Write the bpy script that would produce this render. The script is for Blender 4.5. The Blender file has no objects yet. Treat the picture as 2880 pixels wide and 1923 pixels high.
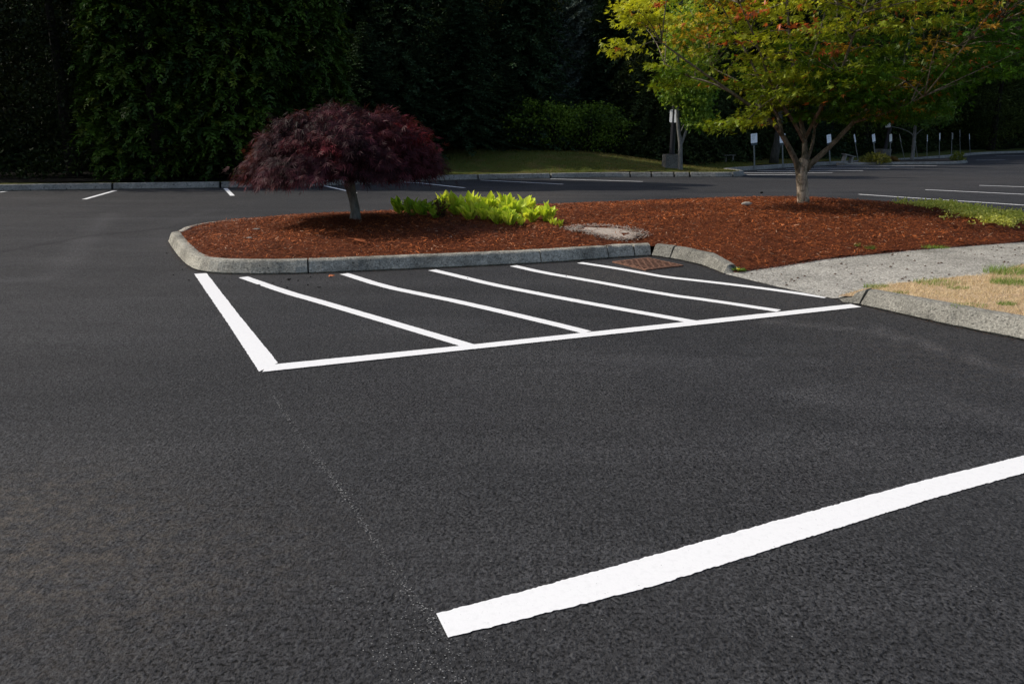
import bpy, math, random
import numpy as np
from mathutils import Vector, Matrix, Quaternion
from mathutils.geometry import delaunay_2d_cdt
random.seed(7); RG = np.random.default_rng(11)
scene = bpy.context.scene
COL = scene.collection
# ------------------------------------------------------------------ camera
F, CX, CY, HOR, H0 = 2100.0, 1440.0, 961.5, 377.0, 1.5
PIT = math.atan((CY - HOR) / F)
sp_, cp_ = math.sin(PIT), math.cos(PIT)
cam = bpy.data.cameras.new("camera"); co = bpy.data.objects.new("camera", cam); COL.objects.link(co)
co.location = (0, 0, H0); co.rotation_euler = (math.pi/2 - PIT, 0, 0)
cam.sensor_width = 36; cam.lens = F/2880*36; cam.clip_end = 2000; cam.clip_start = .05
scene.camera = co

def ray(px, py):
    a, b = (px-CX)/F, (CY-py)/F
    return a, cp_ + b*sp_, -sp_ + b*cp_          # x, y(fwd), z
def P(px, py, z=0.0):                            # survey point on the level z
    x, y, dz = ray(px, py); t = (z-H0)/dz
    return Vector((x*t, y*t, z))
def T(px, py, Y):                                # survey point at the distance Y
    x, y, dz = ray(px, py); t = Y/y
    return Vector((x*t, Y, H0+dz*t))

def proj(A):                                     # survey check: bearing of points as photo pixels
    A = np.atleast_2d(A); f_ = A[:,1]*cp_ - (A[:,2]-H0)*sp_; u_ = A[:,1]*sp_ + (A[:,2]-H0)*cp_
    return CX + F*A[:,0]/f_, CY - F*u_/f_
# ------------------------------------------------------------------ helpers
def tag(o, label=None, cat=None, group=None, kind=None):
    if label: o['label'] = label
    if cat: o['category'] = cat
    if group: o['group'] = group
    if kind: o['kind'] = kind
    return o
def empty(name, loc, label, cat, group=None):
    o = bpy.data.objects.new(name, None); COL.objects.link(o); o.location = loc; o.empty_display_size = .3
    return tag(o, label, cat, group)

class MB:
    def __init__(s): s.v = []; s.f = []; s.n = 0
    def add(s, v, f):
        s.v.extend([tuple(p) for p in v]); s.f.extend([tuple(i+s.n for i in q) for q in f]); s.n += len(v)
    def box(s, a, b, M=None):
        (x0,y0,z0),(x1,y1,z1) = a, b
        v = [Vector(p) for p in ((x0,y0,z0),(x1,y0,z0),(x1,y1,z0),(x0,y1,z0),(x0,y0,z1),(x1,y0,z1),(x1,y1,z1),(x0,y1,z1))]
        if M: v = [M @ p for p in v]
        s.add(v, [(0,3,2,1),(4,5,6,7),(0,1,5,4),(1,2,6,5),(2,3,7,6),(3,0,4,7)])
    def tube(s, pts, rad, n=8, rough=0):
        pts = [Vector(p) for p in pts]; k = len(pts); v = []; f = []
        for i, p in enumerate(pts):
            d = (pts[min(i+1,k-1)] - pts[max(i-1,0)]).normalized()
            a = d.cross(Vector((0.13,1,0.05))).normalized(); b = d.cross(a)
            for j in range(n):
                t = 2*math.pi*j/n; r = rad[i]*(1+rough*random.uniform(-1,1))
                v.append(p + a*math.cos(t)*r + b*math.sin(t)*r)
        for i in range(k-1):
            for j in range(n):
                j2 = (j+1) % n
                f.append((i*n+j, i*n+j2, (i+1)*n+j2, (i+1)*n+j))
        f.append(tuple(range(n))[::-1]); f.append(tuple((k-1)*n+j for j in range(n)))
        s.add(v, f)
    def build(s, name, mat, parent=None, smooth=False, loc=None):
        me = bpy.data.meshes.new(name)
        off = Vector(loc) if loc is not None else Vector((0,0,0))
        me.from_pydata([tuple(Vector(p)-off) for p in s.v], [], s.f); me.update()
        if smooth: me.polygons.foreach_set('use_smooth', [True]*len(me.polygons))
        me.materials.append(mat)
        o = bpy.data.objects.new(name, me); COL.objects.link(o); o.location = off
        if parent: o.parent = parent; o.location = off - parent.location
        return o

def npmesh(name, V, quads, mat, parent=None, col=None, loc=None, tri=False):
    me = bpy.data.meshes.new(name); k = 3 if tri else 4
    V = np.asarray(V, dtype=np.float32).reshape(-1,3)
    off = np.array(loc if loc is not None else (0,0,0), dtype=np.float32)
    quads = np.asarray(quads, dtype=np.int32).reshape(-1,k)
    me.vertices.add(len(V)); me.vertices.foreach_set('co', (V-off).ravel())
    me.loops.add(quads.size); me.loops.foreach_set('vertex_index', quads.ravel())
    me.polygons.add(len(quads)); me.polygons.foreach_set('loop_start', np.arange(len(quads), dtype=np.int32)*k)
    me.update(calc_edges=True); me.validate()
    if col is not None:
        at = me.color_attributes.new('col', 'FLOAT_COLOR', 'POINT')
        c = np.ones((len(V),4), dtype=np.float32); c[:,:3] = col
        at.data.foreach_set('color', c.ravel())
    me.materials.append(mat)
    o = bpy.data.objects.new(name, me); COL.objects.link(o)
    o.location = Vector([float(q) for q in off])
    if parent: o.parent = parent; o.location = Vector([float(q) for q in off]) - parent.location
    return o

def nrm(a): return a/np.maximum(np.linalg.norm(a, axis=-1, keepdims=True), 1e-9)
def rnd_dir(n):
    return nrm(RG.normal(size=(n,3)))
def cards(Pn, D, N, L, W, mid=.45, bend=0.0):
    """kite shaped leaf cards: base point, axis, normal, length, half width"""
    D = nrm(D); S = nrm(np.cross(D, N)); L = np.asarray(L).reshape(-1,1)*np.ones((len(Pn),1)); W = np.asarray(W).reshape(-1,1)*np.ones((len(Pn),1))
    Nn = nrm(np.cross(S, D))
    m = Pn + D*L*mid
    V = np.stack([Pn, m + S*W + Nn*bend*L, Pn + D*L, m - S*W + Nn*bend*L], axis=1)
    return V                                    # (n,4,3)
def palmate(Pn, D, N, s, angs, lens, wid):
    """several lobes per leaf"""
    D = nrm(D); S = nrm(np.cross(D, N)); out = []
    for a, l in zip(angs, lens):
        a = math.radians(a); d = D*math.cos(a) + S*math.sin(a)
        out.append(cards(Pn, d, N, s*l, s*l*wid, .45))
    return np.concatenate(out, axis=0)
def qidx(n): return np.arange(n*4, dtype=np.int32).reshape(n,4)
def vnoise(p, sc, seed=0):
    """smooth pseudo noise in [-1,1] from summed sines"""
    r = np.random.default_rng(seed); o = 0
    for k in range(6):
        d = r.normal(size=3); d /= np.linalg.norm(d); fr = sc*(.6+1.2*r.random()); ph = r.random()*6.28
        o = o + np.sin(p @ d*fr*6.28 + ph)
    return o/3.2
def mixc(a, b, t): t = np.clip(np.asarray(t),0,1)[...,None]; return np.asarray(a)*(1-t) + np.asarray(b)*t

# ------------------------------------------------------------------ materials
def newmat(name):
    m = bpy.data.materials.new(name); m.use_nodes = True; nt = m.node_tree; nt.nodes.clear()
    out = nt.nodes.new('ShaderNodeOutputMaterial'); return m, nt, out
def nd(nt, t, **kw):
    n = nt.nodes.new(t)
    for k, v in kw.items():
        if k.startswith('i_'): n.inputs[k[2:].replace('_',' ')].default_value = v
        else: setattr(n, k, v)
    return n
def noise(nt, co_, scale, detail=4, rough=.6):
    n = nd(nt, 'ShaderNodeTexNoise'); n.inputs['Scale'].default_value = scale; n.inputs['Detail'].default_value = detail
    n.inputs['Roughness'].default_value = rough; nt.links.new(co_, n.inputs['Vector']); return n.outputs['Fac']
def ramp(nt, src, stops):
    r = nd(nt, 'ShaderNodeValToRGB'); nt.links.new(src, r.inputs['Fac']); e = r.color_ramp.elements
    while len(e) < len(stops): e.new(.5)
    for q, (p, c) in zip(e, stops):
        q.position = p; q.color = (*c, 1) if isinstance(c, (tuple, list)) else (c,c,c,1)
    return r.outputs['Color']
def mix(nt, a, b, fac, mode='MIX'):
    n = nd(nt, 'ShaderNodeMixRGB', blend_type=mode)
    for s, v in ((n.inputs['Fac'], fac), (n.inputs['Color1'], a), (n.inputs['Color2'], b)):
        if isinstance(v, (int, float)): s.default_value = v if s.name == 'Fac' else (v,v,v,1)
        elif isinstance(v, (tuple, list)): s.default_value = (*v, 1)
        else: nt.links.new(v, s)
    return n.outputs['Color']
def bump(nt, src, strength, dist, prev=None):
    b = nd(nt, 'ShaderNodeBump'); b.inputs['Strength'].default_value = strength; b.inputs['Distance'].default_value = dist
    nt.links.new(src, b.inputs['Height'])
    if prev: nt.links.new(prev, b.inputs['Normal'])
    return b.outputs['Normal']
def pbsdf(nt, out, color, rough=.8, normal=None, spec=.3, metal=0):
    p = nd(nt, 'ShaderNodeBsdfPrincipled'); p.inputs['Metallic'].default_value = metal
    p.inputs['Specular IOR Level'].default_value = spec
    if isinstance(color, tuple): p.inputs['Base Color'].default_value = (*color, 1)
    else: nt.links.new(color, p.inputs['Base Color'])
    if isinstance(rough, (int, float)): p.inputs['Roughness'].default_value = rough
    else: nt.links.new(rough, p.inputs['Roughness'])
    if normal: nt.links.new(normal, p.inputs['Normal'])
    nt.links.new(p.outputs[0], out.inputs['Surface']); return p
def pos(nt): return nd(nt, 'ShaderNodeNewGeometry').outputs['Position']
def objc(nt): return nd(nt, 'ShaderNodeTexCoord').outputs['Object']
def voro(nt, co_, scale, feature='F1', out='Distance', rnd=1.0):
    v = nd(nt, 'ShaderNodeTexVoronoi', feature=feature); v.inputs['Scale'].default_value = scale
    v.inputs['Randomness'].default_value = rnd
    nt.links.new(co_, v.inputs['Vector']); return v.outputs[out]

def mat_leaf(name, transl=.35, gloss=.12, rough=.45):
    m, nt, out = newmat(name)
    a = nd(nt, 'ShaderNodeAttribute', attribute_name='col').outputs['Color']
    d = nd(nt, 'ShaderNodeBsdfDiffuse'); nt.links.new(a, d.inputs['Color'])
    t = nd(nt, 'ShaderNodeBsdfTranslucent'); nt.links.new(mix(nt, a, (1.0,1.0,.55), 1.0, 'MULTIPLY'), t.inputs['Color'])
    m1 = nd(nt, 'ShaderNodeMixShader'); m1.inputs[0].default_value = transl
    nt.links.new(d.outputs[0], m1.inputs[1]); nt.links.new(t.outputs[0], m1.inputs[2])
    g = nd(nt, 'ShaderNodeBsdfGlossy'); g.inputs['Roughness'].default_value = rough
    g.inputs['Color'].default_value = (.5,.5,.5,1)
    m2 = nd(nt, 'ShaderNodeMixShader'); m2.inputs[0].default_value = gloss*.35
    nt.links.new(m1.outputs[0], m2.inputs[1]); nt.links.new(g.outputs[0], m2.inputs[2])
    nt.links.new(m2.outputs[0], out.inputs['Surface']); return m

def mat_asphalt():
    m, nt, out = newmat('asphalt'); p = pos(nt)
    big = noise(nt, p, .35, 5, .6); mid = noise(nt, p, 6, 4, .6); fine = noise(nt, p, 85, 3, .7)
    cell = voro(nt, p, 95); cell2 = voro(nt, p, 95, 'F1', 'Color')
    base = ramp(nt, big, [(.3, (.0335,.034,.0365)), (.7, (.051,.0505,.0515))])
    base = mix(nt, base, ramp(nt, mid, [(.3,.88),(.7,1.10)]), 1.0, 'MULTIPLY')
    base = mix(nt, base, ramp(nt, noise(nt, p, 27, 2, .6), [(.35,.74),(.5,1.0),(.66,1.22)]), .9, 'MULTIPLY')
    pit = noise(nt, p, 74, 3, .6); pit2 = noise(nt, p, 33, 4, .7); amt = ramp(nt, noise(nt, p, 1.3, 4, .6), [(.3,.45),(.65,1.0)])
    base = mix(nt, base, ramp(nt, pit, [(.39,.02),(.46,.92),(.6,1.22)]), amt, 'MULTIPLY')
    base = mix(nt, base, ramp(nt, pit2, [(.33,.10),(.41,1.0)]), .8, 'MULTIPLY')
    bwc = nd(nt, 'ShaderNodeRGBToBW'); nt.links.new(voro(nt, p, 88, 'F1', 'Color'), bwc.inputs[0])
    base = mix(nt, base, ramp(nt, bwc.outputs[0], [(.2,.68),(.8,1.35)]), .8, 'MULTIPLY')
    base = mix(nt, base, ramp(nt, fine, [(.3,.6),(.5,1.0),(.75,1.4)]), .7, 'MULTIPLY')
    base = mix(nt, base, ramp(nt, cell2, [(0,.8),(1,1.2)]), .6, 'MULTIPLY')
    mp = nd(nt, 'ShaderNodeMapping'); mp.inputs['Scale'].default_value = (.22,1.3,1); mp.inputs['Rotation'].default_value = (0,0,.25); nt.links.new(p, mp.inputs[0])
    base = mix(nt, base, ramp(nt, noise(nt, mp.outputs[0], .9, 5, .65), [(.3,.84),(.5,1.0),(.68,1.28)]), 1.0, 'MULTIPLY')
    # bare aggregate patch of brownish stone, worn places; the brown also paints warm light into the asphalt
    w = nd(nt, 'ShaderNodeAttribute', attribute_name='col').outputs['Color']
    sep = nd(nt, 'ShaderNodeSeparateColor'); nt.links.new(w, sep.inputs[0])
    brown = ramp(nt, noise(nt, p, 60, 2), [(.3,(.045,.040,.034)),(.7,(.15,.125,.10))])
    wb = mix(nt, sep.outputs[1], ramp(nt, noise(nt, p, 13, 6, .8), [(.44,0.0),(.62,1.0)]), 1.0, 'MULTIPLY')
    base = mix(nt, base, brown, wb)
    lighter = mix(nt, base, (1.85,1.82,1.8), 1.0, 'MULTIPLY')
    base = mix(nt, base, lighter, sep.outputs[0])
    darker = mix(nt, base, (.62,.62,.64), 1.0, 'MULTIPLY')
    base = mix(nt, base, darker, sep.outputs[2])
    hb = noise(nt, p, 30, 4, .65)
    n1 = bump(nt, hb, .34, .012)
    n1 = bump(nt, pit, 1.0, .012, n1)
    n1 = bump(nt, pit2, .5, .012, n1)
    n1 = bump(nt, fine, .35, .004, n1)
    pbsdf(nt, out, base, ramp(nt, mid, [(.3,.72),(.7,.92)]), n1, .16)
    return m
def mat_paint():
    m, nt, out = newmat('white_paint'); p = pos(nt)
    n = noise(nt, p, 40, 4, .6); f = noise(nt, p, 120, 2)
    c = ramp(nt, n, [(.25,(.74,.74,.735)),(.5,(.80,.80,.795))])
    c = mix(nt, c, ramp(nt, noise(nt, p, 90, 3, .8), [(.27,.35),(.33,1.0)]), 1.0, 'MULTIPLY')
    pbsdf(nt, out, c, .6, bump(nt, f, .18, .003, bump(nt, n, .12, .006)), .3); return m
def mat_concrete(name, a=(.13,.13,.12), b=(.30,.29,.27), stain=.55, speck=1.0, tint=None, sc=48):
    m, nt, out = newmat(name); p = pos(nt)
    big = noise(nt, p, 1.7, 6, .65); cells = voro(nt, p, sc*1.6, 'F1', 'Color'); fine = noise(nt, p, sc, 4, .8); pit = noise(nt, p, sc*.75, 2, .5)
    bw = nd(nt, 'ShaderNodeRGBToBW'); nt.links.new(cells, bw.inputs[0])
    c = ramp(nt, bw.outputs[0], [(.15,a),(.85,b)])
    c = mix(nt, c, ramp(nt, fine, [(.34,.35),(.5,1.0),(.66,1.7)]), speck, 'MULTIPLY')
    c = mix(nt, c, ramp(nt, pit, [(.30,.25),(.38,1.0)]), .9, 'MULTIPLY')
    c = mix(nt, c, ramp(nt, big, [(.32,stain),(.6,1.1)]), 1.0, 'MULTIPLY')
    mossy = ramp(nt, noise(nt, p, 5.5, 5, .7), [(.54,0.0),(.70,.5)])
    c = mix(nt, c, (.09,.088,.072), mossy)
    pbsdf(nt, out, c, .9, bump(nt, cells, .4, .006, bump(nt, fine, .7, .010)), .2); return m
def mat_col(name, rough=.85, spec=.2, bumpscale=None, metal=0):
    m, nt, out = newmat(name); a = nd(nt, 'ShaderNodeAttribute', attribute_name='col').outputs['Color']
    n = bump(nt, noise(nt, pos(nt), bumpscale, 4), .5, .01) if bumpscale else None
    pbsdf(nt, out, a, rough, n, spec, metal); return m
def mat_plain(name, c, rough=.6, spec=.3, metal=0, var=.25, sc=20, b=.15):
    m, nt, out = newmat(name); p = objc(nt); n = noise(nt, p, sc, 4, .6)
    col = mix(nt, tuple(c), ramp(nt, n, [(.3,1-var),(.7,1+var)]), 1.0, 'MULTIPLY')
    pbsdf(nt, out, col, rough, bump(nt, n, b, .01), spec, metal); return m
def mat_bark(name, a, b, sc=14, moss=None):
    m, nt, out = newmat(name); p = objc(nt)
    mp = nd(nt, 'ShaderNodeMapping'); mp.inputs['Scale'].default_value = (1,1,.3); nt.links.new(p, mp.inputs[0])
    n = noise(nt, mp.outputs[0], sc, 6, .7); n2 = noise(nt, p, 9, 5, .7)
    c = ramp(nt, n, [(.35,a),(.62,b)])
    if moss: c = mix(nt, c, moss, ramp(nt, n2, [(.5,0.0),(.62,.85)]))
    pbsdf(nt, out, c, .9, bump(nt, n, .9, .02, bump(nt, n2, .5, .01)), .2); return m
def mat_ground(name, stops, sc=3, fine=60, bd=.02):
    m, nt, out = newmat(name); p = pos(nt)
    c = ramp(nt, noise(nt, p, sc, 6, .7), stops)
    f = noise(nt, p, fine, 4, .75)
    c = mix(nt, c, ramp(nt, f, [(.3,.5),(.7,1.5)]), 1.0, 'MULTIPLY')
    pbsdf(nt, out, c, .95, bump(nt, f, .9, bd), .1); return m

M = {}
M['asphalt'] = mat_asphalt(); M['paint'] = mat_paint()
M['kerb'] = mat_concrete('kerb_concrete', (.18,.174,.15), (.30,.29,.25), .45, .65, None, 60)
M['ikerb'] = mat_concrete('weathered_kerb', (.27,.26,.22), (.46,.435,.365), .42, .6)
M['farkerb'] = mat_concrete('far_kerb_concrete', (.20,.195,.175), (.27,.262,.235), .7, .4, None, 20)
M['walk'] = mat_concrete('exposed_aggregate', (.22,.21,.185), (.47,.45,.40), .75, .75, None, 46)
M['base'] = mat_concrete('pier_concrete', (.13,.13,.12), (.19,.19,.175), .5)
M['mulch'] = mat_ground('mulch_floor', [(.3,(.05,.014,.006)),(.7,(.17,.046,.017))], 12, 70)
M['chip'] = mat_col('mulch_chip', .8, .25)
M['sand'] = mat_ground('dry_sand', [(.3,(.34,.29,.245)),(.7,(.52,.45,.385))], 9, 120, .006)
M['verge'] = mat_ground('verge_grass', [(.3,(.08,.07,.02)),(.48,(.07,.09,.016)),(.7,(.14,.10,.04))], .9, 25, .04)
M['soil'] = mat_ground('lawn_soil', [(.3,(.38,.25,.15)),(.7,(.62,.46,.29))], 7, 60)
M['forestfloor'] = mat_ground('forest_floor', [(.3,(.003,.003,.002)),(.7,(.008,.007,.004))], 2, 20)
M['grass'] = mat_leaf('grass_blade', .3, .05)
M['leaf'] = mat_leaf('leaf', .42, .10)
M['lace'] = mat_leaf('lace_leaf', .3, .07, .5)
M['dark'] = mat_leaf('dark_foliage', .12, .06)
M['bark_maple'] = mat_bark('maple_bark', (.15,.105,.07), (.56,.47,.36), 12, (.09,.08,.05))
M['bark_grey'] = mat_bark('grey_bark', (.09,.09,.085), (.22,.215,.20), 25)
M['bark_dark'] = mat_bark('dark_bark', (.008,.007,.005), (.022,.018,.013), 8)
M['pole'] = mat_plain('dark_pole', (.018,.018,.022), .5)
M['galv'] = mat_plain('galvanised_steel', (.20,.21,.20), .6, .3, .4)
M['white'] = mat_plain('white_sign', (.90,.92,.95), .4, .5, 0, .04)
M['plate'] = mat_plain('dark_plate', (.05,.07,.08), .5)
M['ink'] = mat_plain('sign_ink', (.25,.28,.32), .6)
M['rust'] = mat_plain('rusty_iron', (.17,.088,.058), .85, .2, 0, .5, 30, .6)
M['pitshade'] = mat_plain('grate_pit_shade', (.012,.008,.007), .95)
M['stone'] = mat_plain('pale_stone', (.34,.31,.27), .85, .2, 0, .3, 30, .5)
M['wood'] = mat_plain('weathered_wood', (.26,.25,.23), .9, .1, 0, .3, 12, .4)
M['orange'] = mat_plain('orange_leaf', (.42,.13,.05), .7, .2)
M['black'] = mat_plain('black_crumb', (.012,.011,.010), .9, .1)
M['yellow'] = mat_plain('yellow_petal', (.8,.6,.02), .6)

# ------------------------------------------------------------------ ground : parking lot sheet
def axis(segs):
    o = [segs[0][0]]
    for a, b, s in segs:
        n = max(1, round((b-a)/s)); o += [a+(b-a)*(i+1)/n for i in range(n)]
    return np.array(o)
xs = axis([(-300,-40,65),(-40,-16,2),(-16,14,.12),(14,60,2),(60,300,60)])
ys = axis([(-60,-4,8),(-4,2,.5),(2,22,.1),(22,60,1.5),(60,600,90)])
X, Y = np.meshgrid(xs, ys); nx, ny = len(xs), len(ys)
V = np.stack([X.ravel(), Y.ravel(), np.zeros(X.size)], 1)
i = np.arange(ny-1)[:,None]*nx + np.arange(nx-1)[None,:]
Q = np.stack([i, i+1, i+1+nx, i+nx], -1).reshape(-1,4)
def segdist(pts, line):
    line = np.array([[p[0], p[1]] for p in line]); d = np.full(len(pts), 1e9)
    for a, b in zip(line[:-1], line[1:]):
        ab = b-a; t = np.clip(((pts-a) @ ab)/max(ab@ab,1e-9), 0, 1)
        d = np.minimum(d, np.linalg.norm(pts - a - t[:,None]*ab, axis=1))
    return d
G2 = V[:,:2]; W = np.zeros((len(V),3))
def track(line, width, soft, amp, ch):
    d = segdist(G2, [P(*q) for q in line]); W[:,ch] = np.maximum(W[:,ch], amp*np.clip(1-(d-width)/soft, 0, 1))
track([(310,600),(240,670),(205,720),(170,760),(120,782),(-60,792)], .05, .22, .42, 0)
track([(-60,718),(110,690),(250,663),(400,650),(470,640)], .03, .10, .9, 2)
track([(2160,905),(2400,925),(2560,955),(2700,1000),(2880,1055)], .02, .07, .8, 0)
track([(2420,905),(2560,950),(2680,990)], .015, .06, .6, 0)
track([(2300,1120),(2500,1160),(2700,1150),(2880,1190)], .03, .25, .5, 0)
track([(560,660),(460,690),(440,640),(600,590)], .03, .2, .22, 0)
for (a, b, r, amp, ch) in [(2640,1000,1.0,.25,1),(2200,860,.9,.25,1),(1750,775,.7,.35,1),(2150,840,.8,.3,1),(150,1560,.55,.75,1),(420,1640,.4,.55,1),(30,1450,.5,.7,1),(650,1560,.5,.3,1),(1500,548,1.8,.6,1),(1250,560,1.3,.35,1),  # brown blobs near the sidewalk carry painted warm light
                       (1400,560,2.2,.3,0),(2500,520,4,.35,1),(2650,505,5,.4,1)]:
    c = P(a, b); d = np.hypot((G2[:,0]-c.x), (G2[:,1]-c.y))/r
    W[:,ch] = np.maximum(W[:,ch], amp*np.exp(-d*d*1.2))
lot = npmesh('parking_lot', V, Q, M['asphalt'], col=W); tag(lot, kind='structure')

# ------------------------------------------------------------------ painted markings
def resample(pts, step):
    pts = [Vector(p) for p in pts]; o = [pts[0]]
    for a, b in zip(pts[:-1], pts[1:]):
        n = max(1, int((b-a).length/step)); o += [a.lerp(b, (k+1)/n) for k in range(n)]
    return o
def smoothline(pts, it=2):
    pts = [Vector(p) for p in pts]
    for _ in range(it):
        n = [pts[0]]
        for a, b in zip(pts[:-1], pts[1:]): n += [a.lerp(b,.25), a.lerp(b,.75)]
        pts = n + [pts[-1]]
    return pts
def strip(name, A, B, z, jit, label, step=.010, group=None):
    """painted strip between edge lines A and B (same start side), ragged edges"""
    A = resample(A, .02); B = resample(B, .02); n = max(len(A), len(B), int(sum((p-q).length for p,q in zip(A[:-1],A[1:]))/step))
    def at(L, t):
        k = t*(len(L)-1); i0 = min(int(k), len(L)-2); return L[i0].lerp(L[i0+1], k-i0)
    v = []; f = []; ja = jb = 0
    for k in range(n+1):
        t = k/n; a, b = at(A,t), at(B,t); d = (b-a).normalized()
        ja = .35*ja + random.gauss(0,jit)*.42; jb = .35*jb + random.gauss(0,jit)*.42
        p, q = a + d*ja, b + d*jb
        for s_ in (0,.33,.67,1): 
            r_ = p.lerp(q, s_); v.append((r_.x, r_.y, z))
    for k in range(n):
        for s_ in range(3): f.append((k*4+s_, (k+1)*4+s_, (k+1)*4+s_+1, k*4+s_+1))
    mb = MB(); mb.add(v, f); o = mb.build(name, M['paint'], lot); tag(o, label)
    return o
def line(name, ctr, w, label, z=.004, jit=.0025, smooth=1):
    c = resample(smoothline([P(*q) for q in ctr], smooth), .05); A = []; B = []
    for i_, p in enumerate(c):
        d = (c[min(i_+1,len(c)-1)] - c[max(i_-1,0)]).normalized(); n_ = Vector((-d.y, d.x, 0))
        A.append(p+n_*w/2); B.append(p-n_*w/2)
    return strip(name, A, B, z, jit, label)
def ext(L, d): return L + [L[-1] + (L[-1]-L[-2]).normalized()*d]
strip('painted_line', ext([P(1227,1727),P(1472,1664),P(1840,1562),P(2208,1459),P(2576,1358),P(2880,1282)], 3.5),
      ext([P(1260,1794),P(1472,1742),P(1840,1649),P(2208,1533),P(2576,1417),P(2880,1331)], 3.5), .004, .004, 'wide white line across the foreground')
strip('painted_line', [P(546,771),P(637,905),P(729,1046)], [P(581,769),P(675,890),P(782,1021)], .004, .004, 'short thick line closing the hatched box on the left')
strip('painted_line', [P(752,1028.5),P(1300,973.8),P(2000,899),P(2210,876.6),P(2393,856.7)], [P(738,1048),P(1300,987),P(2000,911.5),P(2210,888.5),P(2422,865)], .0065, .0025, 'long line along the near side of the hatched box')
hatch = [([(684,780),(806,823),(898,848.5),(989,875.5),(1130,917),(1300,967.5),(1325,975)], 'first curved hatch stroke from the left'),
 ([(968,770.5),(1081,806.5),(1190,829),(1300,851.5),(1539,907),(1650,935)], 'second curved hatch stroke from the left'),
 ([(1215,760),(1300,780),(1372,798),(1500,824),(1717,865),(1900,897),(1950,906)], 'third curved hatch stroke from the left'),
 ([(1443,748),(1530,768),(1640,786.5),(1871,829),(2000,846),(2190,875)], 'fourth curved hatch stroke from the left'),
 ([(1630,739.5),(1720,753),(1806,768),(1871,780),(2000,794),(2150,812),(2324,837)], 'hatch stroke nearest the drain grate')]
for c, lb in hatch: line('hatch_stroke', c, .105, lb)
for c, lb in [([(-120,556),(16,539)], 'far stall line at the left edge'), ([(324,536.5),(237,561)], 'far stall line slanting left'), ([(634,530),(654,551)], 'short steep far stall line'),
      ([(905,521.5),(977,537.5),(1000,543)], 'far stall line behind the purple maple'), ([(1134,513),(1180,515),(1307,529)], 'far stall line before the grass bank'),
      ([(1352,507),(1584,518.6)], 'far stall line near the centre'), ([(1548,503.5),(1808,511)], 'far stall line beside the kerbed tip'),
      ([(2415,547),(2880,577.6),(3200,600)], 'nearest line of the right hand stalls'), ([(2602,534),(2880,547),(3200,562)], 'middle line of the right hand stalls'),
      ([(2754,522),(2880,526),(3200,538)], 'far line of the right hand stalls'),
      ([(2085,492),(2240,491.5)], None), ([(2085,486.3),(2341,486)], None), ([(2130,481),(2427,480.5)], None), ([(2210,475.6),(2502,475.4)], None),
      ([(2290,471.2),(2573,471)], None), ([(2355,466.8),(2635,466.5)], None), ([(2745,451),(2827,450)], None), ([(2800,439),(2900,438.5)], None)]:
    line('stall_line', c, .13 if c[0][1] < 495 else .11, lb, jit=.002, smooth=0)
# overspray flecks
pts = []
dl = [P(766,1110),P(859,1251),P(957,1374),P(1020,1470),P(1079,1558),P(1165,1680),P(1220,1750)]
dl = resample(dl, .01)
for k, p in enumerate(dl):
    t = k/len(dl)
    for _ in range(3 if random.random() < .5+.4*t else 0):
        pts.append((p.x+random.gauss(0,.006+.006*t), p.y+random.gauss(0,.01), random.uniform(.0009,.0022)))
for (a,b,sx,sy,n) in [(1225,1760,60,30,260),(1290,1850,70,50,220),(1180,1830,90,60,260),(1050,1720,80,70,170),(1240,1920,110,50,240),(960,1620,50,60,70),(2740,1690,55,40,50),(745,1045,14,10,60)]:
    for _ in range(n):
        px, py = a+random.gauss(0,sx), b+random.gauss(0,sy)
        if px > 1228+(py-1727)*.5 and py < 1796-(px-1260)*.27 : continue
        if py < 600: continue
        p = P(px, py); pts.append((p.x, p.y, random.uniform(.0007,.0018))) if random.random() < .34 else None
for _ in range(60):
    p = P(random.uniform(0,2880), random.uniform(1000,1900)); pts.append((p.x, p.y, random.uniform(.001,.002)))
v = []; f = []
for (x, y, r) in pts:
    k = len(v); n = random.choice((4,5,6)); a0 = random.random()*6
    for j in range(n):
        rr = r*random.uniform(.6,1.5); a = a0+6.283*j/n; v.append((x+rr*math.cos(a)*1.4, y+rr*math.sin(a), .0035+random.uniform(0,.001)))
    f.append(tuple(range(k,k+n)))
mb = MB(); mb.add(v, f); o = mb.build('paint_overspray', mat_plain('paint_dust',(.26,.26,.255),.8,.2,0,.5,3), lot); tag(o, kind='stuff')

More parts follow.
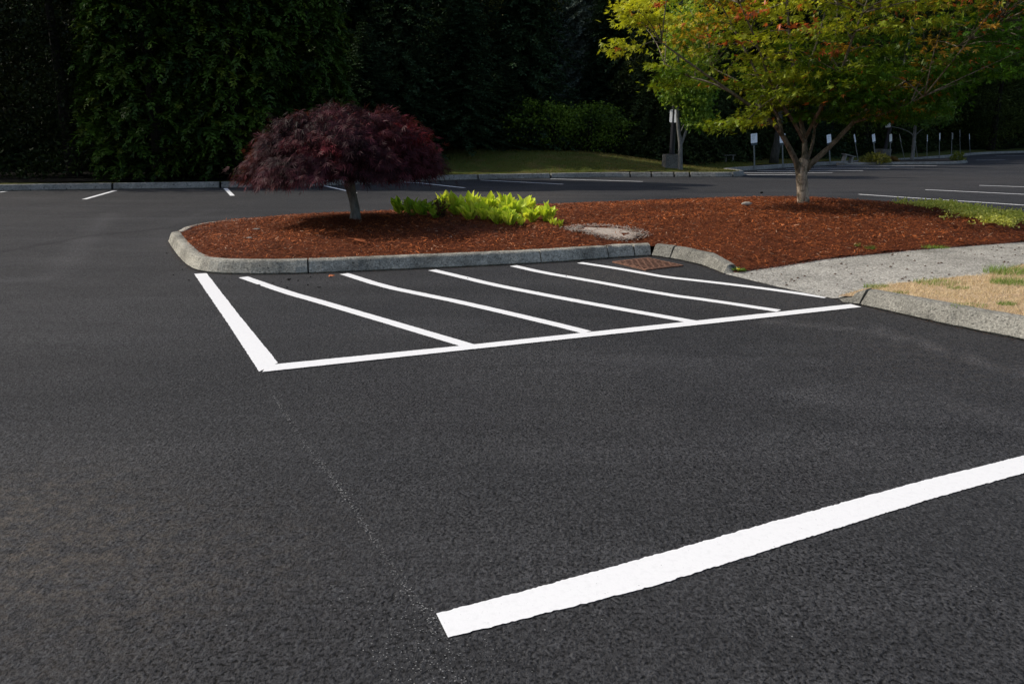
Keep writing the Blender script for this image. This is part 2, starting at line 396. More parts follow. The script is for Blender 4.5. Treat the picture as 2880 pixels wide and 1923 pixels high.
# ------------------------------------------------------------------ kerbs
def kerb(name, path, side, mat, gaps=(), hs=None, w=.17, h=.15, step=.06, batter=.05, jit=.003):
    """path: base line (world xy); side=+1 body lies left of the path. hs: height factor per path point"""
    n0 = len(path); hs = hs or [1]*n0; pts = []; hv = []
    for k in range(n0-1):
        a, b = Vector(path[k]), Vector(path[k+1]); a.z = b.z = 0; m = max(1, int((b-a).length/step))
        for j in range(m): pts.append(a.lerp(b, j/m)); hv.append(hs[k]*(1-j/m)+hs[k+1]*j/m)
    q = Vector(path[-1]); q.z = 0; pts.append(q); hv.append(hs[-1])
    prof = [(.03,-.02),(.03,.013),(0.0,.018),(batter*.5,h*.5),(batter,h*.86),(batter+.012,h*.96),(batter+.035,h),(w*.7,h+.004),(w-.01,h),(w,h-.02),(w,-.03)]
    L = 0; mb = MB(); run_v = []; cuts = sorted(gaps); ci = 0; secs = [[]]
    for k, p in enumerate(pts):
        if k: L += (p-pts[k-1]).length
        if ci < len(cuts) and L > cuts[ci]: ci += 1; secs.append([])
        secs[-1].append(k)
    for si, s in enumerate(secs):
        if len(s) < 2: continue
        v = []; f = []; m = len(prof)
        for idx, k in enumerate(s):
            d = (pts[min(k+1,len(pts)-1)] - pts[max(k-1,0)]).normalized(); nn = Vector((-d.y, d.x, 0))*side
            p = pts[k].copy()
            if idx == 0 and si: p += (pts[k-1]-pts[k])*.75
            for (u, z) in prof:
                hz = z*hv[k] if z > 0 else z
                v.append(p + nn*(u+random.uniform(-jit,jit)) + Vector((0,0,hz+random.uniform(-jit,jit)*.7)))
        for a in range(len(s)-1):
            for j in range(m-1):
                qd = (a*m+j, (a+1)*m+j, (a+1)*m+j+1, a*m+j+1); f.append(qd if side < 0 else qd[::-1])
        f.append(tuple(range(m))); f.append(tuple((len(s)-1)*m+j for j in range(m))[::-1])
        mb.add(v, f)
    o = mb.build(name, mat); tag(o, kind='structure'); return o, pts
isl = smoothline([P(*q) for q in [(1831,721),(1773,723),(1640,733),(1522,741),(1300,752),(1100,760.5),(865,770.5),(733,773),(623,771),(572,767),(531,754),(495,716),(474,682)]], 1)
farp = [P(*q, .15) for q in [(486,650),(513,635),(586,622),(678,616),(800,605),(1000,597),(1110,593),(1500,577),(1900,561),(2126,556),(2281,557),(2403,565),(2518,572),(2686,582),(2880,598),(3200,628)]]
for q in farp: q.z = 0
farp = smoothline(farp, 1)
path = isl + farp
def gaplens(path, pxs):
    L = 0; out = []; acc = [0]
    for a, b in zip(path[:-1], path[1:]): acc.append(acc[-1]+(b-a).length)
    for g in pxs:
        w_ = P(*g); k = min(range(len(path)), key=lambda i_: (path[i_]-w_).length); out.append(acc[k]+ (w_-path[k]).length*(1 if k+1<len(path) and (path[min(k+1,len(path)-1)]-path[k]).dot(w_-path[k])>0 else -1))
    return out
_, kp = kerb('island_kerb', path, -1, M['ikerb'], gaplens(path, [(1773,723),(1715,728),(1522,741),(865,770.5)]) + [13.5,17,20.5,24])
wing = [P(*q) for q in [(1833,721.5),(1895,730),(1973,747),(2035,770),(2062,772)]]
_, kw = kerb('island_kerb', wing, 1, M['kerb'], gaplens(wing, [(1895,730)]), hs=[1,1,.95,.55,.10], batter=.06)
rk = smoothline([P(*q) for q in [(2356,839),(2372,852),(2415,858.5),(2656,914),(2880,959),(3400,1068),(4000,1194)]], 0)
_, kr = kerb('lawn_kerb', rk, 1, M['kerb'], gaplens(rk, [(2418,859)]), hs=[.12,.35,.9,1,1,1,1], w=.2, batter=.08)

# ------------------------------------------------------------------ height-field patches
def inpoly(pts, poly):
    x, y = pts[:,0], pts[:,1]; c = np.zeros(len(pts), bool); n = len(poly)
    for i_ in range(n):
        x1,y1 = poly[i_][0],poly[i_][1]; x2,y2 = poly[(i_+1)%n][0],poly[(i_+1)%n][1]
        cond = ((y1 > y) != (y2 > y))
        with np.errstate(divide='ignore', invalid='ignore'):
            c ^= cond & (x < (x2-x1)*(y-y1)/(y2-y1+1e-12)+x1)
    return c
def offset(path, d):
    o = []
    for k, p in enumerate(path):
        t = (path[min(k+1,len(path)-1)]-path[max(k-1,0)]).normalized(); o.append(Vector((p.x-t.y*d, p.y+t.x*d, 0)))
    return o
class Patch:
    def __init__(s, border, mound=0, scale=1.2, extra=None, step=.22):
        b = [border[0]]
        for p in border[1:]:
            if (p-b[-1]).length > .03: b.append(p)
        s.b = resample(b + [b[0]], step)[:-1]; s.poly = [(p.x,p.y) for p in s.b]
        s.B = np.array([[p.x,p.y,p.z] for p in s.b]); s.mound = mound; s.scale = scale; s.extra = extra
    def z(s, pts):
        pts = np.atleast_2d(pts)[:,:2]; out = np.zeros(len(pts))
        for k in range(0, len(pts), 4000):
            q = pts[k:k+4000]; d = np.linalg.norm(q[:,None]-s.B[None,:,:2], axis=2)
            w = 1/(d+.02)**3; zb = (w*s.B[None,:,2]).sum(1)/w.sum(1); dm = d.min(1)
            out[k:k+4000] = zb + s.mound*(1-np.exp(-dm/s.scale))
        if s.extra: out = out + s.extra(pts)
        return out
    def build(s, name, mat, res, rough=.01, kind='structure'):
        x0,y0 = s.B[:,:2].min(0); x1,y1 = s.B[:,:2].max(0)
        gx, gy = np.meshgrid(np.arange(x0,x1,res), np.arange(y0,y1,res)); g = np.stack([gx.ravel(),gy.ravel()],1)
        g += RG.uniform(-.3,.3,g.shape)*res; g = g[inpoly(g, s.poly)]
        d = np.array([np.min(np.linalg.norm(s.B[:,:2]-q, axis=1)) for q in g]); g = g[d > res*.5]
        vs = [Vector((a,b)) for a,b in s.poly] + [Vector((a,b)) for a,b in g]; nb = len(s.poly)
        r = delaunay_2d_cdt(vs, [(k,(k+1)%nb) for k in range(nb)], [list(range(nb))], 1, 1e-5)
        vv = np.array([[p.x,p.y] for p in r[0]]); zz = s.z(vv) + RG.uniform(-rough,rough,len(vv))
        mb = MB(); mb.add([(a,b,c) for (a,b),c in zip(vv,zz)], [tuple(q) for q in r[2]])
        o = mb.build(name, mat, smooth=True)
        me = o.data
        if me.polygons and sum(p.normal.z for p in me.polygons) < 0: me.flip_normals()
        return tag(o, kind=kind)
    def sample(s, n, box=None):
        x0,y0 = s.B[:,:2].min(0); x1,y1 = s.B[:,:2].max(0); out = []; t = 0; it = 0
        if box: x0,y0,x1,y1 = max(x0,box[0]),max(y0,box[1]),min(x1,box[2]),min(y1,box[3])
        while t < n and it < 40:
            q = RG.uniform((x0,y0),(x1,y1),(max(n,200),2)); q = q[inpoly(q, s.poly)]; out.append(q); t += len(q); it += 1
        q = np.concatenate(out)[:n]; return np.column_stack([q, s.z(q)])

walk_mulch = [P(2066,766,.012),P(2168,753,.045),P(2322,728.6,.08),P(2562,704,.11),P(2880,680,.12),P(3300,655,.12)]
walk_lawn = [P(4300,630,.13),P(3300,712,.13),P(2880,747,.13),P(2768,776,.12),P(2600,792,.09),P(2461,807,.05),P(2358,838,.012)]
inner = offset(kp, -.13); 
for q in inner: q.z = .125
wi = offset(kw, .13)
for k, q in enumerate(wi): q.z = .125*(1 - max(0, k/len(wi)-.45)/.55*.9)
wm = [Vector((p.x,p.y,p.z+.012)) for p in walk_mulch]
mulch = Patch([q for q in wi if True] + wm + inner[::-1], .23, 1.4)
mulch.build('mulch_bed', M['mulch'], .16, .02)
walk = Patch([P(2040,771,.008),P(2120,790,.008),P(2247,820,.008),P(2340,838,.008)] + walk_lawn[::-1] + [P(4300,595,.12)] + walk_mulch[::-1], 0)
# sidewalk runs slightly under the mulch and the turf
sidewalk = walk.build('sidewalk', M['walk'], .2, .002)
def M_(px, py, patch=mulch):
    z = .3
    for _ in range(12):
        p = P(px, py, z); z = .5*z + .5*float(patch.z([[p.x,p.y]])[0])
    return P(px, py, z)
for jn in ([(2560,706),(2700,728),(2860,752)], [(2200,752),(2260,775),(2330,800),(2420,822)]):
    jp = resample([M_(a_, b_, walk) for a_, b_ in jn], .05); mb = MB(); v = []
    for q_ in jp:
        q_.y += random.gauss(0,.004); v += [(q_.x,q_.y-.005,q_.z+.005),(q_.x,q_.y+.005,q_.z+.005)]
    mb.add(v, [(2*k,2*k+2,2*k+3,2*k+1) for k in range(len(jp)-1)]); mb.build('joint', M['black'], sidewalk)
li = offset(kr, .17)
for k, q in enumerate(li): q.z = .02 + .115*min(1, k/12)
lawn = Patch(li + [Vector((p.x+.0,p.y,p.z+.012)) for p in walk_lawn], .03, .6)
lawn.build('lawn_soil', M['soil'], .15, .012)



# far verge with the grass bank
vk = [P(*q) for q in [(-1500,590),(-500,552),(0,537),(637,529),(959,523),(1147,511.5),(1352,505),(1552,502),(1700,499),(1900,498.7),(2050,498.7)]]
vk2 = [P(*q) for q in [(2088,497),(2096,492.5),(2075,488),(2039,485.5)]]
vk3 = [P(*q) for q in [(2126,479),(2237,470.5),(2360,464),(2480,457.5),(2576,452),(2663,444.5),(2767,434),(2880,430.5)]]
vpath = vk[:1] + smoothline(vk[1:] + vk2 + vk3, 1) + [P(3300,429)]
_, kv = kerb('verge_kerb', vpath, 1, M['farkerb'], gaplens(vpath, [(10,537),(321,533),(637,529),(1352,505),(1552,502),(1783,499),(1845,499),(1898,498.7),(1955,498.6),(2070,498.6)]), w=.22, step=.25, h=.17)
vi = offset(kv, .17)
for q in vi: q.z = .15
def berm(p):
    x, y = p[:,0], p[:,1]
    wx = np.clip((x+6.5)/3.5,0,1)*np.clip((9-x)/8,0,1); wy = np.clip((y-26.6)/5,0,1)
    return .72*wx*wx*(3-2*wx)*wy*wy*(3-2*wy) + .05*np.sin(x*.9+y*.5)*np.clip((y-28)/3,0,1)
verge = Patch(vi + [Vector((120,90,.4)),Vector((120,130,.4)),Vector((-60,130,.4)),Vector((-80,30,.3))], 0, 1, berm, step=1.5)
verge.build('grass_verge', M['verge'], 1.1, .02)

# far kerbed islet in front of the sign row
ip = [P(*q) for q in [(2360,465.5),(2500,464),(2640,463),(2705,461.5),(2728,457.5),(2700,452),(2640,450),(2560,454),(2450,459),(2380,462.5)]]
isp = smoothline(ip + [ip[0]], 1)
kerb('islet_kerb', isp, 1, M['farkerb'], (), w=.25, step=.3, h=.13)
pi_ = offset(isp, .2)
for q in pi_: q.z = .12
Patch(pi_[:-1], .02, 1).build('islet_ground', mat_ground('islet_soil', [(.3,(.04,.035,.03)),(.7,(.08,.07,.06))], 1.5, 20), .8)

# ------------------------------------------------------------------ mulch chips
sandpx = [(1604,646.5),(1631,638),(1696,638),(1767,646),(1812,658),(1801,665),(1757,674),(1720,674.4),(1679,663.5),(1631,651.6)]
sand_pts = smoothline([M_(*q) for q in sandpx] + [M_(*sandpx[0])], 2)[:-1]
sand_poly = [(p.x,p.y) for p in sand_pts]
def chips(n, size, zoff=.0, box=None):
    q = mulch.sample(n, (-6,0,12.5,40))
    ins = inpoly(q, sand_poly); keep = ~(ins & (RG.random(len(q)) > .16+.75*np.clip(1-segdist(q[:,:2],[Vector((a_,b_,0)) for a_,b_ in sand_poly+sand_poly[:1]])/.16,0,1)+.45*(vnoise(q,1.6,12)>.2)))
    q = q[keep]; n = len(q)
    a = RG.uniform(0,2*math.pi,n); D = np.stack([np.cos(a),np.sin(a),RG.normal(0,.28 if size < .08 else .05,n)],1)
    N = nrm(np.stack([RG.normal(0,.45,n),RG.normal(0,.45,n),np.ones(n)],1))
    L = size*RG.gamma(4,.25,n); Wd = RG.uniform(.0022,.006,n)*(size/.04)
    q[:,2] += RG.uniform(.0,.03,n)+zoff
    D = nrm(D); S = nrm(np.cross(D,N)); L = L[:,None]; Wd = Wd[:,None]
    V = np.stack([q-S*Wd*.8, q+S*Wd, q+D*L+S*Wd*.6, q+D*L-S*Wd*.7],1)
    t = RG.random(n); c = mixc((.11,.026,.006),(.50,.135,.032),t**1.3)
    hi = RG.random(n) < .06; c[hi] = mixc((.42,.20,.11),(.55,.36,.24),RG.random(hi.sum()))
    lo = RG.random(n) < .25; c[lo] *= .35
    c *= (1+.30*vnoise(q,.5,3)+.22*vnoise(q,2.2,4))[:,None]
    return V.reshape(-1,3), np.repeat(np.clip(c,.004,1),4,axis=0)
V1,c1 = chips(70000,.036); V2,c2 = chips(80000,.022,.006); V3,c3 = chips(260,.10,.010)
V = np.concatenate([V1,V2,V3]); c = np.concatenate([c1,c2,c3])
o = npmesh('mulch_chips', V, qidx(len(V)//4), M['chip'], col=c); tag(o, 'shredded red brown bark mulch covering the island', 'mulch', kind='stuff')
sp = Patch([Vector((p.x+random.gauss(0,.022),p.y+random.gauss(0,.022),p.z+.004)) for p in resample(sand_pts+[sand_pts[0]],.07)[:-1]], .010, .15, step=.3); sandobj = sp.build('bare_sand', M['sand'], .06, .004)
sq = RG.choice(len(sp.B), 2600); gp = np.column_stack([sp.B[sq,0]+RG.normal(0,.055,2600), sp.B[sq,1]+RG.normal(0,.055,2600)]); gp = np.column_stack([gp, mulch.z(gp)+.018+RG.random(2600)*.012])
V = cards(gp, np.column_stack([RG.normal(size=(2600,2)), RG.normal(0,.1,2600)]), np.array([[0,0,1.]])+RG.normal(0,.2,(2600,3)), RG.uniform(.012,.035,2600), RG.uniform(.004,.013,2600))
o = npmesh('sand_grains', V, qidx(2600), M['chip'], col=np.repeat(mixc((.30,.25,.21),(.50,.43,.37),RG.random(2600)),4,axis=0)); o.parent = sandobj; tag(o, kind='stuff')

# ------------------------------------------------------------------ grass
def blades(base, h, w, lean, col):
    n = len(base); a = RG.uniform(0,6.283,n); S = np.stack([np.cos(a),np.sin(a),np.zeros(n)],1)*w[:,None]
    b = RG.uniform(0,6.283,n); Tn = np.stack([np.cos(b)*lean,np.sin(b)*lean,np.ones(n)],1)*h[:,None]
    V = np.stack([base-S, base+S, base+Tn],1); return V.reshape(-1,3), np.repeat(col,3,axis=0)
def grass_obj(name, base, h, w, lean, col, label, cat='grass', kind='stuff', group=None):
    V, c = blades(base, h, w, lean, col); o = npmesh(name, V, np.arange(len(V)).reshape(-1,3), M['grass'], col=c, tri=True)
    return tag(o, label, cat, group, kind)
q = lawn.sample(110000, (0,0,10.5,30)); n = len(q)
c = mixc((.60,.46,.28),(.92,.76,.52),RG.random(n)); c[RG.random(n)<.2] *= .55
g = vnoise(q,.55,5)+.6*vnoise(q,1.9,6); gm = g > 1.35; c[gm] = mixc((.10,.16,.03),(.22,.28,.07),RG.random(gm.sum()))
grass_obj('dry_grass', q, RG.uniform(.012,.035,n)+gm*.012, RG.uniform(.0012,.0028,n), RG.uniform(.4,1.8,n), c, 'short straw coloured dry grass behind the right kerb')
def tuft(px, py, n, r, hh, c0, c1, label, patch=lawn, group='green tufts in the dry lawn', name='grass_tuft'):
    p = M_(px, py, patch); rr = r*np.sqrt(RG.random(n)); a = RG.uniform(0,6.283,n)
    b = np.stack([p.x+rr*np.cos(a)*1.5, p.y+rr*np.sin(a), np.full(n,p.z)],1)
    grass_obj(name, b, RG.uniform(.4,1,n)*hh, RG.uniform(.0015,.003,n), RG.uniform(.1,.9,n), mixc(c0,c1,RG.random(n)), label, 'grass tuft', None, group)
for (a,b,n,r,hh,lb) in [(2850,768,700,.20,.10,'large upright green tuft between sidewalk and dry lawn at the right edge'),(2845,798,500,.13,.08,'round green tuft inside the dry lawn near the right edge'),
      (2640,797,420,.16,.05,'low green grass fringe at the edge of the sidewalk'),(2695,812,200,.07,.035,'small green tuft in the middle of the dry lawn'),
      (2465,808,240,.09,.045,'small green tuft just behind the kerb nose'),(2722,862,200,.10,.04,'thin green weed tuft right behind the kerb'),(2830,858,240,.05,.04,'faint green tuft low in the dry lawn at the right')]:
    tuft(a,b,n,r,hh,(.12,.20,.035),(.30,.42,.10),lb)
tuft(2410,693,60,.03,.06,(.06,.14,.02),(.15,.25,.05),'tiny green sprig in the mulch near the sidewalk', mulch, 'green sprouts in the mulch', 'weed')
tuft(2448,700,110,.05,.06,(.06,.14,.02),(.15,.25,.05),'green sprig standing at the lower edge of the mulch', mulch, 'green sprouts in the mulch', 'weed')
tuft(2632,697,260,.11,.045,(.08,.16,.02),(.25,.35,.07),'spreading green weed where mulch meets sidewalk', mulch, 'green sprouts in the mulch', 'weed')
# short grass on the bank
q = verge.sample(60000, (-7,24,20,42))
n = len(q); c = mixc((.10,.11,.018),(.20,.155,.05),.5+.5*vnoise(q,.25,8)+RG.normal(0,.25,n))
br = vnoise(q,.35,9) > .75; c[br] = mixc((.16,.10,.05),(.22,.14,.075),RG.random(br.sum()))
grass_obj('bank_grass', q, RG.uniform(.03,.07,n), RG.uniform(.006,.012,n), RG.uniform(.2,1.2,n), c, 'dull green and brown mown grass on the bank')
print('grass', n)

# ------------------------------------------------------------------ small things
def rock(name, p, sx, sy, sz, rz, mat, label, cat, group=None, lift=.3):
    mb = MB(); v = []; f = []; nu, nv = 12, 7
    for a in range(nv+1):
        th = math.pi*a/nv
        for b in range(nu):
            ph = 2*math.pi*b/nu; r = 1+.18*math.sin(3*ph+a*1.3)*math.sin(th)+random.uniform(-.06,.06)
            x, y, z = sx*r*math.sin(th)*math.cos(ph), sy*r*math.sin(th)*math.sin(ph), sz*math.cos(th)
            v.append((x*math.cos(rz)-y*math.sin(rz), x*math.sin(rz)+y*math.cos(rz), z+sz*lift))
    for a in range(nv):
        for b in range(nu): f.append((a*nu+b,(a+1)*nu+b,(a+1)*nu+(b+1)%nu,a*nu+(b+1)%nu))
    mb.add(v,f); o = mb.build(name, mat, smooth=True); o.location = p; return tag(o, label, cat, group)
rock('stone', M_(2100,580)+Vector((0,0,.03)), .085, .05, .035, .1, M['stone'], 'pale oval stone lying on the mulch in front of the green maple', 'stone')
rock('stone', M_(722,650)+Vector((0,0,.025)), .05, .02, .01, .1, M['stone'], 'flat grey stone in the mulch left of the purple maple', 'stone')
rock('stone', M_(702,675)+Vector((0,0,.025)), .04, .018, .009, 0, M['stone'], 'small flat stone in the mulch near the rounded kerb end', 'stone')
rock('stone', M_(2142,545)+Vector((0,0,.02)), .04,.03,.022, .5, M['black'], 'small dark lump on the crest of the mulch', 'stone')
for k,(a,b) in enumerate([(1004,681),(1019,686)]):
    p = M_(a,b)+Vector((0,0,.035)); mb = MB(); R = Matrix.Rotation(.1+k*-.5,4,'Z') @ Matrix.Rotation(.12,4,'Y')
    mb.box((-.11,-.012,-.006),(.11,.012,.006),R); o = mb.build('bark_sliver', M['orange']); o.location = p
    tag(o, ['long orange bark sliver on the dark mulch below the purple maple','shorter bark sliver crossing the long orange one'][k], 'bark')
# fallen leaf on asphalt
p = P(925,777); mb = MB()
for a in (-70,-35,0,40,80):
    d = Vector((math.cos(math.radians(a)), math.sin(math.radians(a)),0)); s_ = Vector((-d.y,d.x,0))
    mb.add([Vector((0,0,.012)), d*.03+s_*.008+Vector((0,0,.02)), d*.07+Vector((0,0,.008)), d*.03-s_*.008+Vector((0,0,.006))],[(0,1,2,3)])
o = mb.build('fallen_leaf', M['orange']); o.location = p; tag(o, 'curled orange leaf on the asphalt in front of the kerb', 'leaf')
mb = MB()
for (a,b,s_) in [(810,787,7),(813,789,6),(838,791,4),(808,810,4),(873,780,4),(728,803,5),(866,803,5),(895,810,5),(531,790,4),(512,760,4),(488,775,4),(470,714,4)] + [(random.uniform(500,1900),random.uniform(778,800),random.uniform(2,3.4)) for _ in range(16)]:
    p = P(a,b); r = s_*.0014
    for _ in range(3):
        d = Vector((random.gauss(0,r),random.gauss(0,r),0)); mb.tube([p+d+Vector((-r,0,.004)), p+d+Vector((0,r*.3,.012)), p+d+Vector((r,0,.004))],[r*.3,r*.6,r*.2],5,.3)
o = mb.build('dark_crumbs', M['black']); tag(o, 'black crumbs of bark scattered on the asphalt by the kerb', 'debris', kind='stuff')
mb = MB()
for q_ in walk.sample(90,(0,0,7,30)):
    p = Vector([float(t_) for t_ in q_]); p.z += .006; r = random.uniform(.006,.014)
    mb.tube([p+Vector((-r,0,0)), p+Vector((0,r*.3,.005)), p+Vector((r,0,0))],[r*.3,r*.5,r*.2],5,.3)
o = mb.build('bark_crumbs', mat_plain('bark_crumb',(.09,.04,.02),.9)); tag(o, 'brown bark crumbs strewn over the sidewalk', 'debris', kind='stuff')
# grit and bark dust along the foot of the kerbs
gp = []; 
for kk, side in ((kp[:200], 1), (kw, -1), (kr[:110], -1)):
    for p_ in offset(kk, .0):
        for _ in range(14):
            gp.append((p_.x+random.gauss(0,.03), p_.y-abs(random.gauss(0,.03)), .003+random.random()*.004))
gp = np.array(gp); n = len(gp)
V = cards(gp, np.column_stack([RG.normal(size=(n,2)), RG.normal(0,.2,n)]), np.array([[0,0,1.]])+RG.normal(0,.3,(n,3)), RG.uniform(.006,.018,n), RG.uniform(.001,.004,n))
c = mixc((.03,.015,.01),(.12,.07,.04),RG.random(n)); o = npmesh('kerb_grit', V, qidx(n), M['chip'], col=np.repeat(c,4,axis=0)); tag(o, 'thin line of bark dust along the foot of the kerbs', 'debris', kind='stuff')
# seam between sidewalk and mulch: chips spilling over
wl = resample(walk_mulch[:5], .02); gp = []
for p_ in wl:
    for _ in range(12): gp.append((p_.x+random.gauss(0,.02), p_.y-abs(random.gauss(0,.035))+.02, p_.z+.01+random.random()*.008))
gp = np.array(gp); n = len(gp)
V = cards(gp, np.column_stack([RG.normal(size=(n,2)), RG.normal(0,.2,n)]), np.array([[0,0,1.]])+RG.normal(0,.3,(n,3)), RG.uniform(.015,.04,n), RG.uniform(.002,.006,n))
c = mixc((.05,.018,.01),(.22,.07,.035),RG.random(n)); o = npmesh('spilled_chips', V, qidx(n), M['chip'], col=np.repeat(c,4,axis=0)); tag(o, 'bark chips spilling from the mulch onto the sidewalk edge', 'mulch', kind='stuff')

# drain grate
gc = [P(*q) for q in [(1722,738.5),(1822,727.5),(1922,749),(1816,762)]]
ctr = sum(gc, Vector())/4; root = empty('drain_grate', (ctr.x,ctr.y,0), 'rusty brown square drain grate set in the asphalt beside the kerb corner', 'drain grate')
def lerp2(u, v_, z): 
    p = gc[0].lerp(gc[1],u).lerp(gc[3].lerp(gc[2],u),v_); return Vector((p.x,p.y,z))
def slab(mb, u0,u1,v0,v1,z0,z1):
    v = [lerp2(u0,v0,z0),lerp2(u1,v0,z0),lerp2(u1,v1,z0),lerp2(u0,v1,z0),lerp2(u0,v0,z1),lerp2(u1,v0,z1),lerp2(u1,v1,z1),lerp2(u0,v1,z1)]
    mb.add(v, [(0,3,2,1),(4,5,6,7),(0,1,5,4),(1,2,6,5),(2,3,7,6),(3,0,4,7)])
mb = MB(); slab(mb,.03,.97,.03,.97,.001,.005); mb.build('pit', M['pitshade'], root)  # flat near-black plate; its colour paints the shade inside the grate
mb = MB()
for (a,b,c_,d) in ((0,1,0,.055),(0,1,.945,1),(0,.055,.055,.945),(.945,1,.055,.945)): slab(mb,a,b,c_,d,.001,.016)
mb.build('frame', M['rust'], root)
mb = MB(); nb_ = 8
for r_ in range(nb_+1):
    v0 = .075+r_*(.85/nb_)-.018; slab(mb,.065,.935,v0,v0+.045,.006,.020)
for r_ in range(nb_):
    for k in range(6):
        u = .08+(k+.5*(r_%2))*.155
        if u < .9: slab(mb,u,u+.035,.078+r_*(.85/nb_)+.02,.078+(r_+1)*(.85/nb_)-.018,.006,.018)
mb.build('grille', M['rust'], root)

# ------------------------------------------------------------------ lamp piers and sign row
def tapered_box(mb, w0, w1, h, lip=.02):
    v = []
    for (w_, z) in ((w0,0),(w1,h-lip),(w1+.008,h-lip),(w1+.008,h)):
        a = w_/2; v += [(-a,-a,z),(a,-a,z),(a,a,z),(-a,a,z)]
    f = [(3,2,1,0),(12,13,14,15)]
    for k in range(3):
        for j in range(4): j2 = (j+1)%4; f.append((k*4+j,k*4+j2,(k+1)*4+j2,(k+1)*4+j))
    mb.add(v,f)
def round_panel(mb, w, h, z0, y, th=.006, r=.03, M_=None):
    pts = []
    for (cx,cz,a0) in ((w/2-r,z0+r,-90),(w/2-r,z0+h-r,0),(-w/2+r,z0+h-r,90),(-w/2+r,z0+r,180)):
        for k in range(4): a = math.radians(a0+30*k); pts.append((cx+r*math.cos(a), cz+r*math.sin(a)))
    n = len(pts); v = [(x,y-th/2,z) for x,z in pts]+[(x,y+th/2,z) for x,z in pts]
    mb.add(v, [tuple(range(n)), tuple(range(2*n-1,n-1,-1))] + [(k,k+n,(k+1)%n+n,(k+1)%n) for k in range(n)])
def lamp(px, py, wpx0, wpx1, hpx, polepx, rz, label, panel, rz2=0):
    b = P(px, py, .15); s_ = b.y/cp_/F*1.0; root = empty('lamp_post', b, label, 'lamp post', 'lamp posts on concrete piers')
    dpt = b.y*cp_ + (H0-.15)*sp_; s_ = dpt/F
    mb = MB(); hh = hpx*s_; tapered_box(mb, wpx1*s_, wpx0*s_, hh); o = mb.build('pier', M['base']); o.parent = root; o.rotation_euler.z = rz
    mb = MB(); r = .098; mb.tube([(polepx*s_,0,hh),(polepx*s_,0,7.5)],[r,r*.8],14); mb.box((polepx*s_-.13,-.13,hh),(polepx*s_+.13,.13,hh+.02)); 
    mb.box((polepx*s_-.7,-.12,7.4),(polepx*s_+.05,.12,7.55)); o = mb.build('pole', M['pole']); o.parent = root
    w, h_, z0, ry = panel; mb = MB(); round_panel(mb, w, h_, z0, -.09, .008, .05); o = mb.build('sign_panel', M['white']); o.parent = root; o.location.x = polepx*s_+ry; o.rotation_euler.z = rz2
    return root
r1 = lamp(1888, 481, 44, 47, 45, -1, .05, 'dark lamp post on a concrete pier with a blank white sign beside the slim tree', (.31,.46,1.76,.02), -.5)
# small camera box on the pole
mb = MB(); mb.box((-.16,-.20,2.68),(.02,-.07,2.80)); mb.tube([(-.07,-.2,2.62),(-.07,-.05,2.62)],[.03,.05],8); o = mb.build('camera_box', M['white']); o.parent = r1.children[1]
r2 = lamp(2481, 448.5, 31, 25, 28, 2, .3, 'far leaning lamp post on a flared concrete pier between the parking signs', (.30,.30,1.69,0))
r2.children[1].rotation_euler.y = .1

proto = None; parts = []
mb = MB(); mb.box((-.022,-.01,-.1),(.022,.01,1.46)); mb.box((-.03,-.016,-.1),(-.022,.016,1.46)); mb.box((.022,-.016,-.1),(.03,.016,1.46))
sp_post = mb
signs = [ # base px, top px, yaw, width factor, has panel, label
 ((2122,470),(2119.5,376),.30,1.0,'leftmost parking sign, broadest white panel, left of the maple trunk'),
 ((2202,466),(2199.5,377),.36,1.0,'upright parking sign partly hidden by the left limb of the maple'),
 ((2335,460),(2329.5,379),.55,1.0,'parking sign just under the right limb of the maple'),
 ((2414.5,455),(2401,379),1.0,1.0,'narrow parking sign leaning left, next after the right maple limb'),
 ((2462.5,452),(2455,378),.68,1.0,'leaning parking sign above the yellow bush left of the far pier'),
 ((2504,450),(2504,378),.72,1.0,'straight parking sign just right of the far concrete pier'),
 ((2544.5,449),(2528.6,379),1.12,1.0,'most steeply tilted parking sign, left of the far slim tree'),
 ((2581,447),(2572,383),1.15,1.0,'tilted parking sign crossing behind the far slim tree trunk'),
 ((2607,443),(2607,380),1.0,1.0,'first upright parking sign right of the far slim tree'),
 ((2642,440),(2642,375),.92,1.0,'parking sign with a post tip above its panel, fourth from the right end'),
 ((2676,438),(2677,374),1.35,0.9,'parking sign seen edge on as a thin line'),
 ((2701,435),(2698.5,366),1.05,1.0,'tallest parking sign post near the right end of the row'),
 ((2729,433.5),(2725,377),.98,1.0,'rightmost parking sign of the row')]
